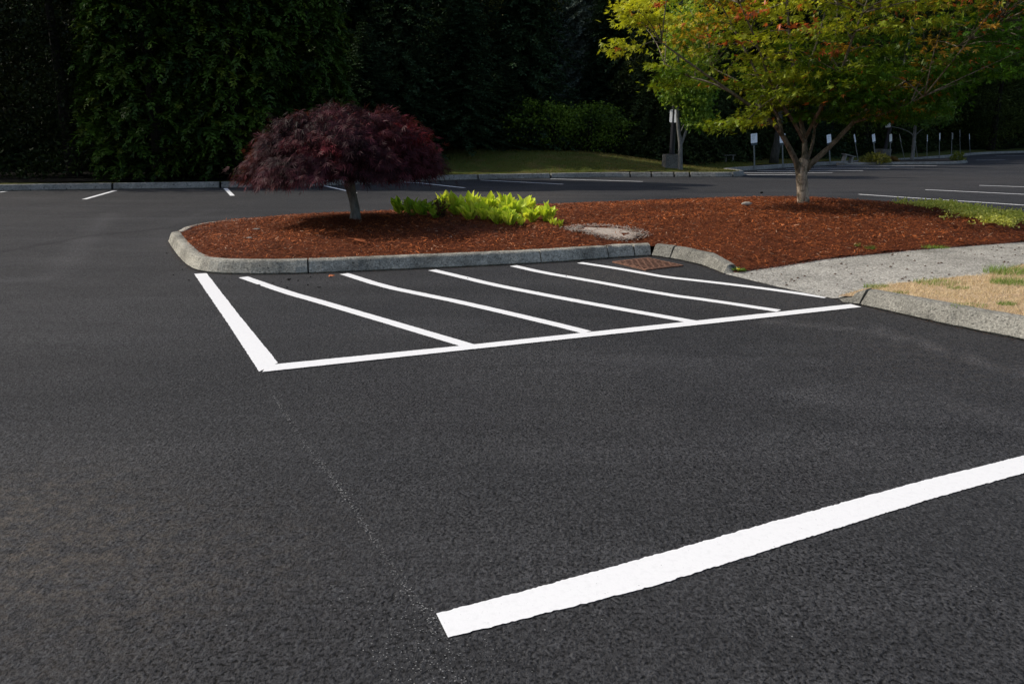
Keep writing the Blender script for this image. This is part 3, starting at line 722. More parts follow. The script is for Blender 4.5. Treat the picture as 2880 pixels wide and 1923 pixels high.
for k, (b, t, yaw, wf, lb) in enumerate(signs):
    pb = P(b[0], b[1], .14); pt = T(t[0], t[1], pb.y); ax = pt-pb; Hh = ax.length/1.5
    if proto is None:
        root = empty('parking_sign', pb, lb, 'parking sign', 'row of parking signs along the far kerb'); proto = root
        o = sp_post.build('post', M['galv']); o.parent = root; parts.append(o)
        mb = MB(); round_panel(mb, .31, .42, 1.08, -.025, .006, .02); o = mb.build('panel', M['white']); o.parent = root; parts.append(o)
        mb = MB(); mb.box((-.14,-.028,.985),(.15,-.022,1.06)); o = mb.build('lower_plate', M['plate']); o.parent = root; parts.append(o)
        mb = MB()
        for (z, x1, th) in ((1.455,.13,.008),(1.40,.08,.010),(1.365,.04,.008),(1.31,.02,.008),(1.27,.05,.010),(1.215,.0,.008)):
            mb.box((-.12,-.0305,z),(x1,-.0285,z+th))
        o = mb.build('lettering', M['ink']); o.parent = parts[1]; parts.append(o)
    else:
        root = proto.copy(); COL.objects.link(root); root['label'] = lb
        cps = []
        for q_ in parts: cpy = q_.copy(); COL.objects.link(cpy); cps.append(cpy); cpy.parent = cps[1] if len(cps) == 4 else root
        root.location = pb
    q0 = Vector((0,0,1)).rotation_difference(ax.normalized())
    root.rotation_mode = 'QUATERNION'; root.rotation_quaternion = q0 @ Quaternion((0,0,1), yaw)
    root.scale = (1,1,Hh)
# low benches near the trees
def bench(px, py, L, rz, tilt, label):
    p = P(px, py, .2); root = empty('bench', p, label, 'bench', 'low weathered benches under the trees'); root.rotation_euler = (0,tilt,rz)
    mb = MB()
    for k in range(3): mb.box((-L/2,-.16+k*.11,.30),(L/2,-.06+k*.11,.335))
    o = mb.build('seat', M['wood']); o.parent = root
    for sx in (-.32,.32):
        mb = MB(); mb.box((sx*L-.035,-.12,0),(sx*L+.035,.12,.30)); o = mb.build('leg', M['wood']); o.parent = root
bench(2049, 456, .55, .1, -.02, 'low grey plank bench in the dark under the trees, left of the parking signs')
bench(2381, 456, .6, .2, .22, 'tilted grey plank bench beside the narrow leaning parking sign')

# ------------------------------------------------------------------ foliage builders
def leafobj(name, V, C, mat, parent):
    n = len(V); return npmesh(name, V.reshape(-1,3), qidx(n), mat, parent, np.repeat(np.clip(C,.001,1),4,axis=0), loc=parent.location if parent else None)

# purple weeping maple
base = M_(1000, 617); LD = base.y
root = empty('weeping_maple', base, 'dome shaped weeping maple with dark purple lace leaves on the rounded end of the island', 'tree')
def pw(a, b, dy=0): return T(a, b, LD+dy)
mb = MB()
mb.tube([base+Vector((0,0,-.06)), base+Vector((0,0,.02)), pw(999,590), pw(994,565), pw(988,540), pw(983,520), pw(985,500)], [.10,.085,.068,.062,.066,.075,.06], 14, .05)
for (pts_, r0) in [([(984,512,0),(960,492,-.1),(920,478,-.3),(850,460,-.5)],.045),([(986,510,0),(1010,480,.1),(1050,440,.2),(1110,400,.3)],.05),
                   ([(983,512,0),(950,470,.3),(880,420,.6),(800,400,.7)],.04),([(986,505,0),(1000,450,-.2),(1005,380,-.4),(980,320,-.4)],.04),
                   ([(988,508,0),(1040,475,-.2),(1090,460,-.3),(1120,450,-.4)],.03),([(984,508,0),(975,430,.4),(940,340,.7)],.035)]:
    q_ = smoothline([pw(a,b,d) for a,b,d in pts_], 1); mb.tube(q_, [r0*(1-.8*k/len(q_)) for k in range(len(q_))], 8, .06)
mb.build('trunk', M['bark_grey'], root, smooth=True, loc=base)
cc = np.array(T(966, 470, LD)); RX, RZ = 1.24, .84
nc = 1900; th = RG.uniform(0,2*math.pi,nc); u = RG.random(nc)
el = np.arcsin(np.clip(u*1.05-.05,-.05,1)); rr = .62+.40*RG.random(nc)**.45
lump = 1+.05*np.sin(3*th+1)*np.cos(el)+.06*np.sin(7*th+4*el+2)+.04*np.sin(11*th-5*el)
flat = np.sign(np.sin(el))*np.abs(np.sin(el))**1.0
Cn = cc + np.stack([RX*np.cos(el)*np.cos(th)*rr*lump, 1.2*np.cos(el)*np.sin(th)*rr*lump, RZ*flat*rr*lump-.04],1)
gp_ = vnoise(Cn,1.6,24)+.5*vnoise(Cn,3.2,25); kp_ = (gp_ < .55)|(rr < .8); Cn, th, el, rr = Cn[kp_], th[kp_], el[kp_], rr[kp_]; nc = len(Cn)
# asymmetry: right shoulder a little higher/broader, left skirt lower
Cn[:,2] -= .10*np.clip(-(Cn[:,0]-cc[0])/RX,0,1)
k_ = 20; n = nc*k_; C0 = np.repeat(Cn,k_,axis=0); TH = np.repeat(th,k_); EL = np.repeat(el,k_)
out = np.stack([np.cos(TH)*np.cos(EL), np.sin(TH)*np.cos(EL), np.sin(EL)*.5],1)
sp2 = RG.normal(0,1,(n,3))*np.array([.075,.075,.022]); Pn = C0+sp2 + out*np.abs(RG.normal(0,.05,n))[:,None]
Pn[:,2] -= (np.linalg.norm(sp2[:,:2],axis=1)**2)*2.2
D = out*RG.uniform(.4,1.1,n)[:,None] + np.array([0,0,-1])*RG.uniform(.4,1.2,n)[:,None] + RG.normal(0,.35,(n,3))
D[:,2] -= .8*np.clip(.3-np.sin(EL),0,1)
N = out + RG.normal(0,.5,(n,3)) + np.array([0,0,.6])
s_ = RG.uniform(.075,.125,n)
V = palmate(Pn, D, N, s_*1.15, (-58,-30,0,30,58), (.6,.88,1,.88,.6), .042)
t = .5+.5*vnoise(Cn,.9,21)+RG.normal(0,.2,nc)
cl = mixc((.036,.012,.016),(.092,.022,.029),t); 
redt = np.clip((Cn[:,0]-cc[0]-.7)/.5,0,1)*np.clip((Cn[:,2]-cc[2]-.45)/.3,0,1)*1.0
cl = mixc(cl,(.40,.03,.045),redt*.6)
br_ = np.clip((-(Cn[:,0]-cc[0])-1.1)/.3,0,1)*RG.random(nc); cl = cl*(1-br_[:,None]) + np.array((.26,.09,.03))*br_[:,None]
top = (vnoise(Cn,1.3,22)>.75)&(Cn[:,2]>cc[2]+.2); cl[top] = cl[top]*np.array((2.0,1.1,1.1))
cl *= (RG.uniform(.35,1.9,nc)*(1+.4*vnoise(Cn,3.5,23)))[:,None]; cl = np.repeat(cl,k_,axis=0)*RG.uniform(.6,1.5,(n,1)); cl = np.tile(cl,(5,1))
leafobj('crown', V, cl, M['lace'], root)

# broad green plants
def hosta(px, py, sc, nl, tone, label, name='broadleaf_plant', group='bright broad leaved plants beside the purple maple'):
    p = M_(px, py); root = tag(bpy.data.objects.new(name, None), label, 'plant', group); COL.objects.link(root); root.location = p
    v = []; f = []; c = []
    for k in range(nl):
        a = random.uniform(0,6.283); til = random.uniform(.05,.75); L = sc*random.uniform(.7,1.1); w_ = L*random.uniform(.18,.31)
        stem = L*random.uniform(.2,.7)*(1-til*.5); b0 = Vector((math.cos(a),math.sin(a),0))*random.uniform(0,.07)*(sc/.2)
        d = Vector((math.cos(a)*math.sin(til), math.sin(a)*math.sin(til), math.cos(til))); tw = random.uniform(-1.2,1.2)
        s1 = d.cross(Vector((0,0,1))); s1 = s1.normalized() if s1.length > .01 else Vector((1,0,0)); s1 = (Matrix.Rotation(tw,3,d) @ s1)
        nn = s1.cross(d); base_ = b0 + d*stem; k0 = len(v); rows = 6; crv = random.uniform(.05,.35)
        g_ = random.random(); cc_ = mixc(tone[0],tone[1],g_)*random.choice((1,1,1.1,.72,.9))
        for r_ in range(rows+1):
            t_ = r_/rows; ww = w_*math.sin(math.pi*min(1,t_**.75*.97+.03))*(1 if r_<rows else .05); q_ = base_+d*L*t_ - Vector((0,0,1))*crv*L*t_*t_ + nn*.05*L*math.sin(3*t_)
            for sx in (-1,-.5,0,.5,1): v.append(q_+s1*ww*sx+nn*abs(sx)*ww*.45); c.append(cc_*(1.12 if sx==0 else 1)*(.85+.3*t_))
        for r_ in range(rows):
            for j in range(4): f.append((k0+r_*5+j,k0+r_*5+j+1,k0+(r_+1)*5+j+1,k0+(r_+1)*5+j))
        k1 = len(v); e = base_-d*0; 
        for q_ in (b0*.4-Vector((0,0,.03)), e):
            for sx in (-1,1): v.append(q_+s1*.006*sx); c.append(np.array(tone[0])*.9)
        f.append((k1,k1+1,k1+3,k1+2))
    me = bpy.data.meshes.new('leaves'); me.from_pydata([tuple(q_) for q_ in v],[],f); me.update()
    at = me.color_attributes.new('col','FLOAT_COLOR','POINT'); at.data.foreach_set('color', np.column_stack([np.array(c),np.ones(len(c))]).astype(np.float32).ravel())
    me.polygons.foreach_set('use_smooth',[True]*len(f)); me.materials.append(M['leaf'])
    o = bpy.data.objects.new('leaves', me); COL.objects.link(o); o.parent = root
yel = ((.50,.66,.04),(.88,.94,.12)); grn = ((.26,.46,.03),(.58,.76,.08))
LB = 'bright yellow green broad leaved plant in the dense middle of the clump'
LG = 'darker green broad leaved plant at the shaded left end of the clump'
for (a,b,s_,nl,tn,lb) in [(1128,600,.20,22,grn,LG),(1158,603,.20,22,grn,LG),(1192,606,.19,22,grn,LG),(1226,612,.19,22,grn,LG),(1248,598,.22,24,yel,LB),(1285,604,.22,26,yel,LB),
    (1330,600,.23,28,yel,LB),(1322,618,.20,24,yel,LB),(1362,620,.21,26,yel,LB),(1376,598,.22,30,yel,LB),(1400,628,.20,26,yel,LB),(1420,600,.22,28,yel,LB),(1432,634,.19,22,yel,LB),(1442,612,.22,26,yel,LB),
    (1476,604,.22,20,yel,'tall yellow green plant at the right shoulder of the clump'),(1463,634,.10,10,yel,'tiny seedling plant in front of the clump'),
    (1497,622,.17,20,yel,'small separate broad leaved plant, second from the right'),(1533,624,.20,18,yel,'erect broad leaved plant standing apart at the right end'),
    (1556,634,.09,8,yel,'little sprout just right of the erect plant'),(1577,638,.08,9,((.3,.45,.03),(.7,.6,.1)),'lowest yellowish sprout farthest right on the mulch')]:
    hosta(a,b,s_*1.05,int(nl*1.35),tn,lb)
# reddish dry plant in the clump
p = M_(1243, 614); root = empty('dry_plant', p, 'reddish brown twiggy dry plant among the green leaves', 'plant')
mb = MB(); tips = []
for k in range(26):
    a = random.uniform(0,6.283); d = Vector((math.cos(a)*random.uniform(.1,.5),math.sin(a)*.3,1)).normalized(); L = random.uniform(.12,.30)
    mb.tube([p, p+d*L*.5+Vector((random.gauss(0,.02),0,0)), p+d*L],[.004,.003,.001],4); tips += [p+d*L*t_ for t_ in (.4,.6,.8,1)]
mb.build('stems', M['bark_dark'], root, loc=p)
tp = np.repeat(np.array([tuple(q_) for q_ in tips]),4,axis=0)+RG.normal(0,.015,(len(tips)*4,3)); n = len(tp)
V = cards(tp, rnd_dir(n), rnd_dir(n), RG.uniform(.03,.06,n), RG.uniform(.006,.012,n)); leafobj('leaves', V, mixc((.10,.03,.02),(.20,.12,.04),RG.random(n)), M['leaf'], root)
# creeping ground cover at right
cp = []
for (a,b,ra,n) in [(2545,576,14,30),(2585,582,18,60),(2625,584,22,170),(2650,580,22,280),(2680,588,26,320),(2720,598,26,280),(2760,606,30,300),(2790,616,26,220),(2850,612,30,220),(2830,622,20,60),(2700,610,30,30)]:
    for _ in range(n//2): 
        qx, qy = a+random.gauss(0,ra*.7), b-1+random.gauss(0,ra*.17); q_ = M_fast = None; cp.append((qx,qy))
cw = []
for (a,b) in cp:
    z = .28; q_ = P(a,b,z); cw.append((q_.x,q_.y+.0))
cw = np.array(cw); cz = mulch.z(cw); sel = inpoly(cw, mulch.poly); cw, cz = cw[sel], cz[sel]
k_ = 12; n = len(cw)*k_; Pn = np.repeat(np.column_stack([cw,cz+.03]),k_,axis=0)+RG.normal(0,1,(n,3))*np.array([.05,.05,.03]); Pn[:,2] = np.maximum(Pn[:,2], np.repeat(cz,k_)+.01)
V = cards(Pn, rnd_dir(n)+np.array([0,0,.5]), rnd_dir(n)+np.array([0,0,1.]), RG.uniform(.025,.05,n), RG.uniform(.009,.018,n))
o = npmesh('ground_cover', V, qidx(n), M['leaf'], col=np.repeat(mixc((.50,.54,.07),(.92,.88,.24),RG.random(n)),4,axis=0)); tag(o, 'creeping yellow green ground cover along the right rim of the mulch', 'ground cover', kind='stuff')
# dandelion at the wing tip
p = P(2078,762,.03); root = empty('dandelion', p, 'small dandelion with one yellow flower at the sloped kerb end', 'plant')
n = 40; a = RG.uniform(0,6.283,n); D = np.stack([np.cos(a),np.sin(a),RG.uniform(.1,.9,n)],1); Pn = np.array(p)+D*.02*RG.random((n,1))*np.array([3,1.5,1])
V = cards(Pn, D, np.array([[0,0,1.]])+RG.normal(0,.3,(n,3)), RG.uniform(.03,.07,n), RG.uniform(.006,.012,n)); leafobj('leaves', V, mixc((.07,.14,.02),(.2,.3,.05),RG.random(n)), M['leaf'], root)
mb = MB(); fp = P(2076,757,.06)
for k in range(12):
    a_ = k*.524; mb.add([fp, fp+Vector((math.cos(a_-.2)*.014,math.sin(a_-.2)*.014,.005)), fp+Vector((math.cos(a_)*.02,math.sin(a_)*.02,.004)), fp+Vector((math.cos(a_+.2)*.014,math.sin(a_+.2)*.014,.005))],[(0,1,2,3)])
mb.build('flower', M['yellow'], root, loc=fp)

# ------------------------------------------------------------------ the green maple on the island
mbase = M_(2259, 570); MD = mbase.y
root = empty('maple_tree', mbase, 'large spreading maple with yellow green and red leaves on the mulch island', 'tree')
def mw(a,b,dy=0): return T(a,b,MD+dy)
mb = MB()
tr = [mbase+Vector((0,0,-.08)), mw(2259,566), mw(2258,545), mw(2256,520), mw(2254,495), mw(2257,470), mw(2264,448)]
mb.tube(resample(smoothline(tr,1),.05), [.105+.012*math.exp(-k/2)-.02*min(1,k/14)+.012*(k>14) for k in range(len(resample(smoothline(tr,1),.05)))], 18, .045)
mbt = mb; mb = MB(); limbs = []
def limb(pts_, r0, r1=.008):
    q_ = resample(smoothline([mw(*a) for a in pts_], 2), .12); L = len(q_)
    mb.tube(q_, [r0+(r1-r0)*(k/L)**.8 for k in range(L)], 9, .05); limbs.extend(q_[L//5:])
limb([(2248,488,0),(2240,455,-.05),(2222,420,-.1),(2200,380,-.2),(2180,352,-.3),(2130,312,-.5),(2060,262,-.7),(1970,200,-.9),(1860,120,-1.0)],.066)
limb([(2260,470,0),(2264,425,0),(2262,385,.1),(2252,340,.2),(2240,270,.2),(2225,150,.3),(2210,-20,.3),(2220,-200,.3)],.060)
limb([(2268,455,0),(2282,420,.1),(2290,380,.3),(2292,340,.5),(2320,260,.9),(2350,130,1.2),(2360,-60,1.3)],.034)
limb([(2262,482,0),(2290,452,-.05),(2335,412,-.1),(2375,370,-.2),(2400,345,-.3),(2460,290,-.4),(2560,220,-.6),(2680,140,-.8),(2800,70,-.8)],.062)
limb([(2200,380,-.2),(2190,330,0),(2140,230,.2),(2080,110,.4),(2020,0,.4)],.034)
limb([(2262,400,.05),(2225,330,-.3),(2170,250,-.7),(2130,120,-1.1),(2080,10,-1.3)],.034)
limb([(2375,370,-.2),(2430,310,.3),(2520,260,.9),(2640,200,1.5),(2760,150,1.9)],.034)
limb([(2262,380,.1),(2200,300,.9),(2100,240,1.6),(2000,190,2.1)],.032)
limb([(2264,390,.1),(2310,300,-.6),(2360,220,-1.2),(2400,100,-1.7),(2440,0,-1.8)],.036)
limb([(2400,345,-.3),(2470,325,-.9),(2540,300,-1.5),(2600,270,-1.9)],.024)
limb([(2180,352,-.3),(2120,345,-.8),(2070,335,-1.1),(2025,350,-1.3)],.022)
limb([(2240,270,.2),(2290,150,.4),(2330,0,.4)],.03)
limb([(2060,262,-.7),(2000,232,-.5),(1930,215,-.2),(1870,180,0)],.02)
# clusters
cx0, cy0 = 5.92, MD
zs_ = [1.55,1.8,2.2,2.7,3.2,3.8,4.4,5.2,6.0,6.4]; rs_ = [.8,1.35,1.95,2.8,3.5,4.0,4.0,3.4,2.1,.8]
nc = 3100; zc = RG.uniform(1.62,6.2,nc); R_ = np.interp(zc, zs_, rs_); a = RG.uniform(0,6.283,nc)
lump = 1+.10*np.sin(3*a+zc*2)+.08*np.sin(7*a-zc*3+1)+.06*np.sin(13*a+zc*6)
rr = R_*lump*np.sqrt(RG.uniform(.12,1.0,nc)); Cn = np.stack([cx0+rr*np.cos(a)*1.02, cy0+rr*np.sin(a)*.85, zc],1)
# pull the clusters into layered sprays
Cn[:,2] = np.round((Cn[:,2]+.10*vnoise(Cn,.3,31))/.30)*.30 + RG.normal(0,.035,nc) - .05*(rr/3.5)**2
extra = []
for _ in range(420):
    z_ = random.uniform(1.72,2.55); r_ = random.uniform(.2,.98)*np.interp(z_, zs_, rs_)*1.12+.1; a_ = random.uniform(0,6.283)
    extra.append((cx0-.25+r_*math.cos(a_)*1.05, cy0+r_*math.sin(a_)*.9, z_))
for (px,py,dy,n_) in [(2030,352,-1.3,5),(2055,345,-1.3,5),(2090,338,-1.2,6),(2120,325,-1,6),(1760,25,-.6,5),(1780,60,-.6,6),(1760,150,-.5,6),(1775,165,-.5,7),(1760,120,-.6,5),(1830,190,-.4,8),(1870,240,-.3,8),(1900,210,-.4,8),(1830,60,-.8,9),(1800,20,-.8,8),(2470,300,-1.2,8),(2330,250,-1.2,6),(2360,210,-1,6),(2520,330,-1.2,6)]:
    for _ in range(n_):
        q_ = mw(px+random.gauss(0,14), py+random.gauss(0,9), dy+random.gauss(0,.15)); extra.append(tuple(q_))
Cn = np.concatenate([Cn, np.array(extra)])
# open hollow around the fork (dark gap seen under the crown)
lowmask = ~((Cn[:,2] < 2.0) & (np.abs(Cn[:,0]-5.6) < 1.3) & (np.abs(Cn[:,1]-cy0) < 1.3) & (RG.random(len(Cn)) < .55))
hole = vnoise(Cn*np.array([1,1,1.6]),.42,71)+.55*vnoise(Cn*np.array([1,1,2.2]),1.0,72)
lowmask &= ~((hole > .30) & (RG.random(len(Cn)) < .9))
qx, qy = proj(Cn); lowmask &= ~((qy > 357) & (qx > 2080)) & ~(qx < 1712 + 25*np.sin(qy*.05)); lowmask &= ~((qx > 1835) & (qx < 1960) & (qy > 262)) & ~((qx > 1985) & (qx < 2110) & (qy > 255) & (qy < 325))
Cn = Cn[lowmask]; nc = len(Cn)
k_ = 16; n = nc*k_; C0 = np.repeat(Cn,k_,axis=0); o2 = RG.normal(0,1,(n,3))*np.array([.16,.16,.028])
Pn = C0+o2; outd = nrm(np.column_stack([C0[:,0]-cx0, C0[:,1]-cy0, np.zeros(n)]))
D = outd*.7 + RG.normal(0,.6,(n,3)) + np.array([0,0,-.35]); N = RG.normal(0,.42,(n,3)) + np.array([0,0,1.])
V = palmate(Pn, D, N, RG.uniform(.065,.115,n), (-74,-40,0,40,74), (.62,.88,1,.88,.62), .15)
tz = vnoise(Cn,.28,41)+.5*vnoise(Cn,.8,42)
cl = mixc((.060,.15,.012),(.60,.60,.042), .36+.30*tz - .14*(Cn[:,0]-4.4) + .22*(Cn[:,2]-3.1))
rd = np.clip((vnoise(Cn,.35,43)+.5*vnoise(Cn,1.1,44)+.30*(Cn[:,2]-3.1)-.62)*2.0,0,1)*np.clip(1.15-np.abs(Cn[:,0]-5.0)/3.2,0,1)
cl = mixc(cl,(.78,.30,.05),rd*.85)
r2_ = (RG.random(nc)<.03)&(Cn[:,2]>2.7); cl[r2_] = (.50,.12,.04)
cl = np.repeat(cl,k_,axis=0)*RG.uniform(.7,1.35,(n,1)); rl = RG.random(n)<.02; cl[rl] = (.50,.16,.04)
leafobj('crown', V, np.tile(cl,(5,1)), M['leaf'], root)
LP = np.array([tuple(q_) for q_ in limbs]); idx = RG.choice(nc, 520, replace=False)
for k in idx:
    cpt = Cn[k]; d = np.linalg.norm(LP-cpt, axis=1)+.6*np.maximum(0, LP[:,2]-cpt[2]+.1); j = int(np.argmin(d)); q0 = Vector(LP[j]); q1 = Vector(cpt)
    if (q1-q0).length > 1.9: continue
    mid_ = q0.lerp(q1,.5)+Vector((random.gauss(0,.04),random.gauss(0,.04),.06+random.gauss(0,.03)))
    mb.tube(smoothline([q0,mid_,q1],1), [.011,.010,.008,.006,.005,.003], 5)
mbt.build('trunk', M['bark_maple'], root, smooth=True, loc=mbase)
mb.build('limbs', mat_bark('limb_bark_shaded', (.055,.045,.03), (.21,.18,.135), 14, (.05,.05,.03)), root, smooth=True, loc=mbase)  # darker than the trunk bark: crown shade painted into the colour

# ------------------------------------------------------------------ slim street trees
def slim_tree(bpx, Z, stems, crown, label, tone, nclus, leafs, twigz=None):
    b = P(*bpx, Z); D_ = b.y; root = empty('slim_tree', b, label, 'tree', 'slim young trees along the far kerb')
    mb = MB(); L_ = []
    for (pts_, r0, r1) in stems:
        q_ = resample(smoothline([T(px,py,D_+dy) for px,py,dy in pts_],2), .2); mb.tube(q_, [r0+(r1-r0)*k/len(q_) for k in range(len(q_))], 8, .04); L_ += q_
    mb.build('trunk', M['bark_grey'], root, smooth=True, loc=b)
    cs = []
    for (px,py,rpx,rpy,w_) in crown:
        for _ in range(int(w_*nclus)):
            while True:
                u_,v_,w2 = (random.uniform(-1,1) for _ in range(3))
                if u_*u_+v_*v_+w2*w2 < 1: break
            q_ = T(px+u_*rpx, py+v_*rpy, D_+w2*rpx*D_/F); cs.append(tuple(q_))
    cs = np.array(cs); qx, qy = proj(cs); cs = cs[~((qx > 1840) & (qx < 1926) & (qy > 290))]; n = len(cs)*leafs; C0 = np.repeat(cs,leafs,axis=0)
    Pn = C0+RG.normal(0,1,(n,3))*np.array([.14,.14,.10]); Dd = RG.normal(0,.6,(n,3))+np.array([0,0,-.7])
    V = palmate(Pn, Dd, RG.normal(0,.6,(n,3))+np.array([0,0,.8]), RG.uniform(.09,.15,n), (-45,0,45), (.8,1,.8), .22)
    c = np.repeat(mixc(tone[0],tone[1],.5+.4*vnoise(cs,.5,51)+RG.normal(0,.2,len(cs))),leafs,axis=0)
    leafobj('crown', V, np.tile(c,(3,1)), M['leaf'], root)
slim_tree((1914,483), .15, [([(1914,484,0),(1913,450,0),(1914,400,0),(1907,360,0),(1906,300,0),(1908,180,0),(1905,40,0)],.095,.03),([(1915,408,0),(1926,380,0),(1938,340,0),(1960,270,0),(1975,180,0)],.055,.02),([(1910,380,0),(1920,360,.1),(1926,345,.2)],.02,.01)],
   [(1935,150,75,100,.9),(1950,270,55,60,.8),(1965,330,42,32,.45),(1892,255,32,38,.3),(1930,60,80,70,.6),(1900,310,14,8,.04)],
   'slim tree with a forked grey trunk next to the lamp post on its concrete pier', ((.09,.20,.02),(.34,.44,.05)), 170, 15)
slim_tree((2565,451), .13, [([(2565,451,0),(2569,420,0),(2572,380,0),(2575,340,0),(2580,260,0),(2580,150,0)],.11,.04),([(2571,385,0),(2560,372,0),(2535,362,0),(2505,356,0)],.03,.012),([(2573,382,0),(2588,368,0),(2610,352,0)],.03,.015)],
   [(2600,300,85,60,1.0),(2640,320,45,30,.4),(2560,230,90,80,.8),(2500,330,30,25,.12)],
   'far slim tree with thin arching side branches among the parking signs', ((.05,.12,.02),(.12,.21,.03)), 150, 14)
# low yellowish bushes near the far pier
def bush(px, py, w_, h_, n_, tone, label, Z=.12):
    b = P(px,py,Z); root = empty('low_bush', b, label, 'bush', 'low bushes on the far kerb'); n = n_
    d = rnd_dir(n); d[:,2] = np.abs(d[:,2]); r = RG.random((n,1))**.4; Pn = np.array(b)+d*r*np.array([w_,w_*.7,h_])
    V = cards(Pn, d+RG.normal(0,.5,(n,3)), rnd_dir(n), RG.uniform(.08,.18,n), RG.uniform(.02,.045,n)); leafobj('leaves', V, mixc(tone[0],tone[1],RG.random(n)), M['leaf'], root)
bush(2460,457,.75,.45,900,((.10,.11,.02),(.28,.26,.05)),'yellowish spreading bush at the left foot of the far pier')
bush(2506,455,.35,.2,260,((.10,.06,.02),(.2,.12,.04)),'brownish little bush at the right foot of the far pier')
bush(2692,452,.38,.45,260,((.10,.13,.02),(.25,.27,.04)),'small round bush near the tip of the far islet')

# ------------------------------------------------------------------ woods
DG = 1.0
def cedar_mesh():
    Hh = 12.; nf = 3600; h = RG.random(nf)**.85*Hh; a = RG.uniform(0,6.283,nf)
    R = 2.15*np.clip((1-h/Hh),0,1)**.55*(.75+.25*np.clip(h/1.2,0,1)); P0 = np.column_stack([np.cos(a),np.sin(a),h*.35])
    lm = .86+.13*vnoise(P0*1.0,.9,61)+.10*vnoise(P0*2,1.4,62); r = R*lm*(1-.22*RG.random(nf)**2)
    P1 = np.stack([r*np.cos(a), r*np.sin(a), h+.15],1); out = np.stack([np.cos(a),np.sin(a),np.zeros(nf)],1); tang = np.stack([-np.sin(a),np.cos(a),np.zeros(nf)],1)
    fd = nrm(out*RG.uniform(.5,1.1,(nf,1)) + tang*RG.normal(0,.8,(nf,1)) + np.array([0,0,1.])*RG.uniform(-.1,.7,(nf,1)))
    side = nrm(np.cross(fd, np.array([0,0,1.])+RG.normal(0,.3,(nf,3)))); L = RG.uniform(.30,.62,nf)[:,None]; drop = RG.uniform(.5,1.1,nf)[:,None]
    fc = mixc((.018,.040,.010),(.070,.130,.016),.5+.35*vnoise(P1,.35,63)+RG.normal(0,.3,nf)); fc = np.where((RG.random(nf)<.12)[:,None], fc*np.array([1.5,1.1,.8]), fc)
    Vs = []; Cs = []
    for k in range(11):
        t = (k+.5)/11; q = P1 + fd*L*t - np.array([0,0,1.])*L*drop*t*t
        ax = nrm(fd - np.array([0,0,1.])*2*drop*t)
        for sg in (-1,1):
            D = ax*.7 + side*sg*.8*(1-.6*t) + RG.normal(0,.25,(nf,3)); ln = L[:,0]*(.42*(1-.75*t)+.06)*RG.uniform(.7,1.3,nf)
            Vs.append(cards(q, D, np.cross(ax,side)+RG.normal(0,.3,(nf,3)), ln, ln*.15+.006, .5, -.1)); Cs.append(fc*RG.uniform(.7,1.3,(nf,1)))
    return np.concatenate(Vs), np.concatenate(Cs), (Hh, 1.35)
def spruce_mesh(Hh=11., Rm=2.6, droop=.35, tone=((.014,.029,.014),(.048,.085,.038)), seed=1):
    rs = np.random.default_rng(seed); Pn=[]; Dn=[]; Ln=[]
    z = .5
    while z < Hh-.15:
        nb = 8 if z < Hh*.8 else 5; a0 = rs.random()*6.28; Rl = Rm*(1-z/Hh)**.75+.12
        for b in range(nb):
            a = a0+b*6.283/nb+rs.normal(0,.15); L = Rl*rs.uniform(.7,1.12); m = max(3,int(L/.13))
            for k in range(m):
                t = (k+.5)/m; r = L*t; zz = z - droop*L*t*t + .18*L*max(0,t-.6)
                p = np.array([r*math.cos(a), r*math.sin(a), zz]); ax = np.array([math.cos(a),math.sin(a),-.5*droop]); tg = np.array([-math.sin(a),math.cos(a),0])
                for s in (-1,1,0):
                    Pn.append(p+rs.normal(0,.02,3)); Dn.append(ax*.8+tg*s*.9+rs.normal(0,.15,3)+np.array([0,0,-.12])); Ln.append((.12+.22*(1-t))*rs.uniform(.8,1.25)*(1.2 if L > .5 else .6))
        z += .26 if z < Hh*.8 else .2
    Pn=np.array(Pn); Dn=np.array(Dn); Ln=np.array(Ln); n=len(Pn)
    base_c = mixc(tone[0],tone[1],.5+.4*vnoise(Pn,.4,64)+RG.normal(0,.2,n)); Vs=[];Cs=[]
    for k in range(4):
        tt = RG.random((n,1))*.6; D = nrm(Dn); q = Pn + D*Ln[:,None]*tt
        Vs.append(cards(q, D+RG.normal(0,.45,(n,3)), RG.normal(0,.5,(n,3))+np.array([0,0,1.]), Ln*RG.uniform(.5,.9,n), .018+.022*RG.random(n))); Cs.append(base_c*RG.uniform(.6,1.5,(n,1)))
    return np.concatenate(Vs), np.concatenate(Cs), (Hh, Rm*.35)
def broad_mesh(Hh=11., R=3.0, z0=.3, tone=((.020,.032,.008),(.075,.10,.02)), nclus=520, per=42, leaf=.13, seed=2):
    rs = np.random.default_rng(seed); cs=[]
    while len(cs) < nclus:
        u = rs.uniform(-1,1,3); rr = np.linalg.norm(u)
        if rr<1 and rr>.55: cs.append(u)
    cs=np.array(cs); ph=np.arctan2(cs[:,1],cs[:,0]); lm=1+.12*np.sin(3*ph+3*cs[:,2])+.1*np.sin(5*ph-4*cs[:,2]+2)
    C=np.column_stack([cs[:,0]*R*lm, cs[:,1]*R*lm, z0+(cs[:,2]+1)/2*(Hh-z0)]); n=len(C)*per; C0=np.repeat(C,per,axis=0)
    Pn=C0+RG.normal(0,1,(n,3))*np.array([.30,.30,.16]); V=cards(Pn, RG.normal(0,.7,(n,3))+np.array([0,0,-.5]), RG.normal(0,.6,(n,3))+np.array([0,0,.9]), RG.uniform(.7,1.3,n)*leaf, RG.uniform(.25,.4,n)*leaf)
    c=np.repeat(mixc(tone[0],tone[1],.5+.4*vnoise(C,.4,65)+RG.normal(0,.22,len(C))),per,axis=0)*RG.uniform(.7,1.4,(n,1))
    return V, c, (Hh, R*.4)
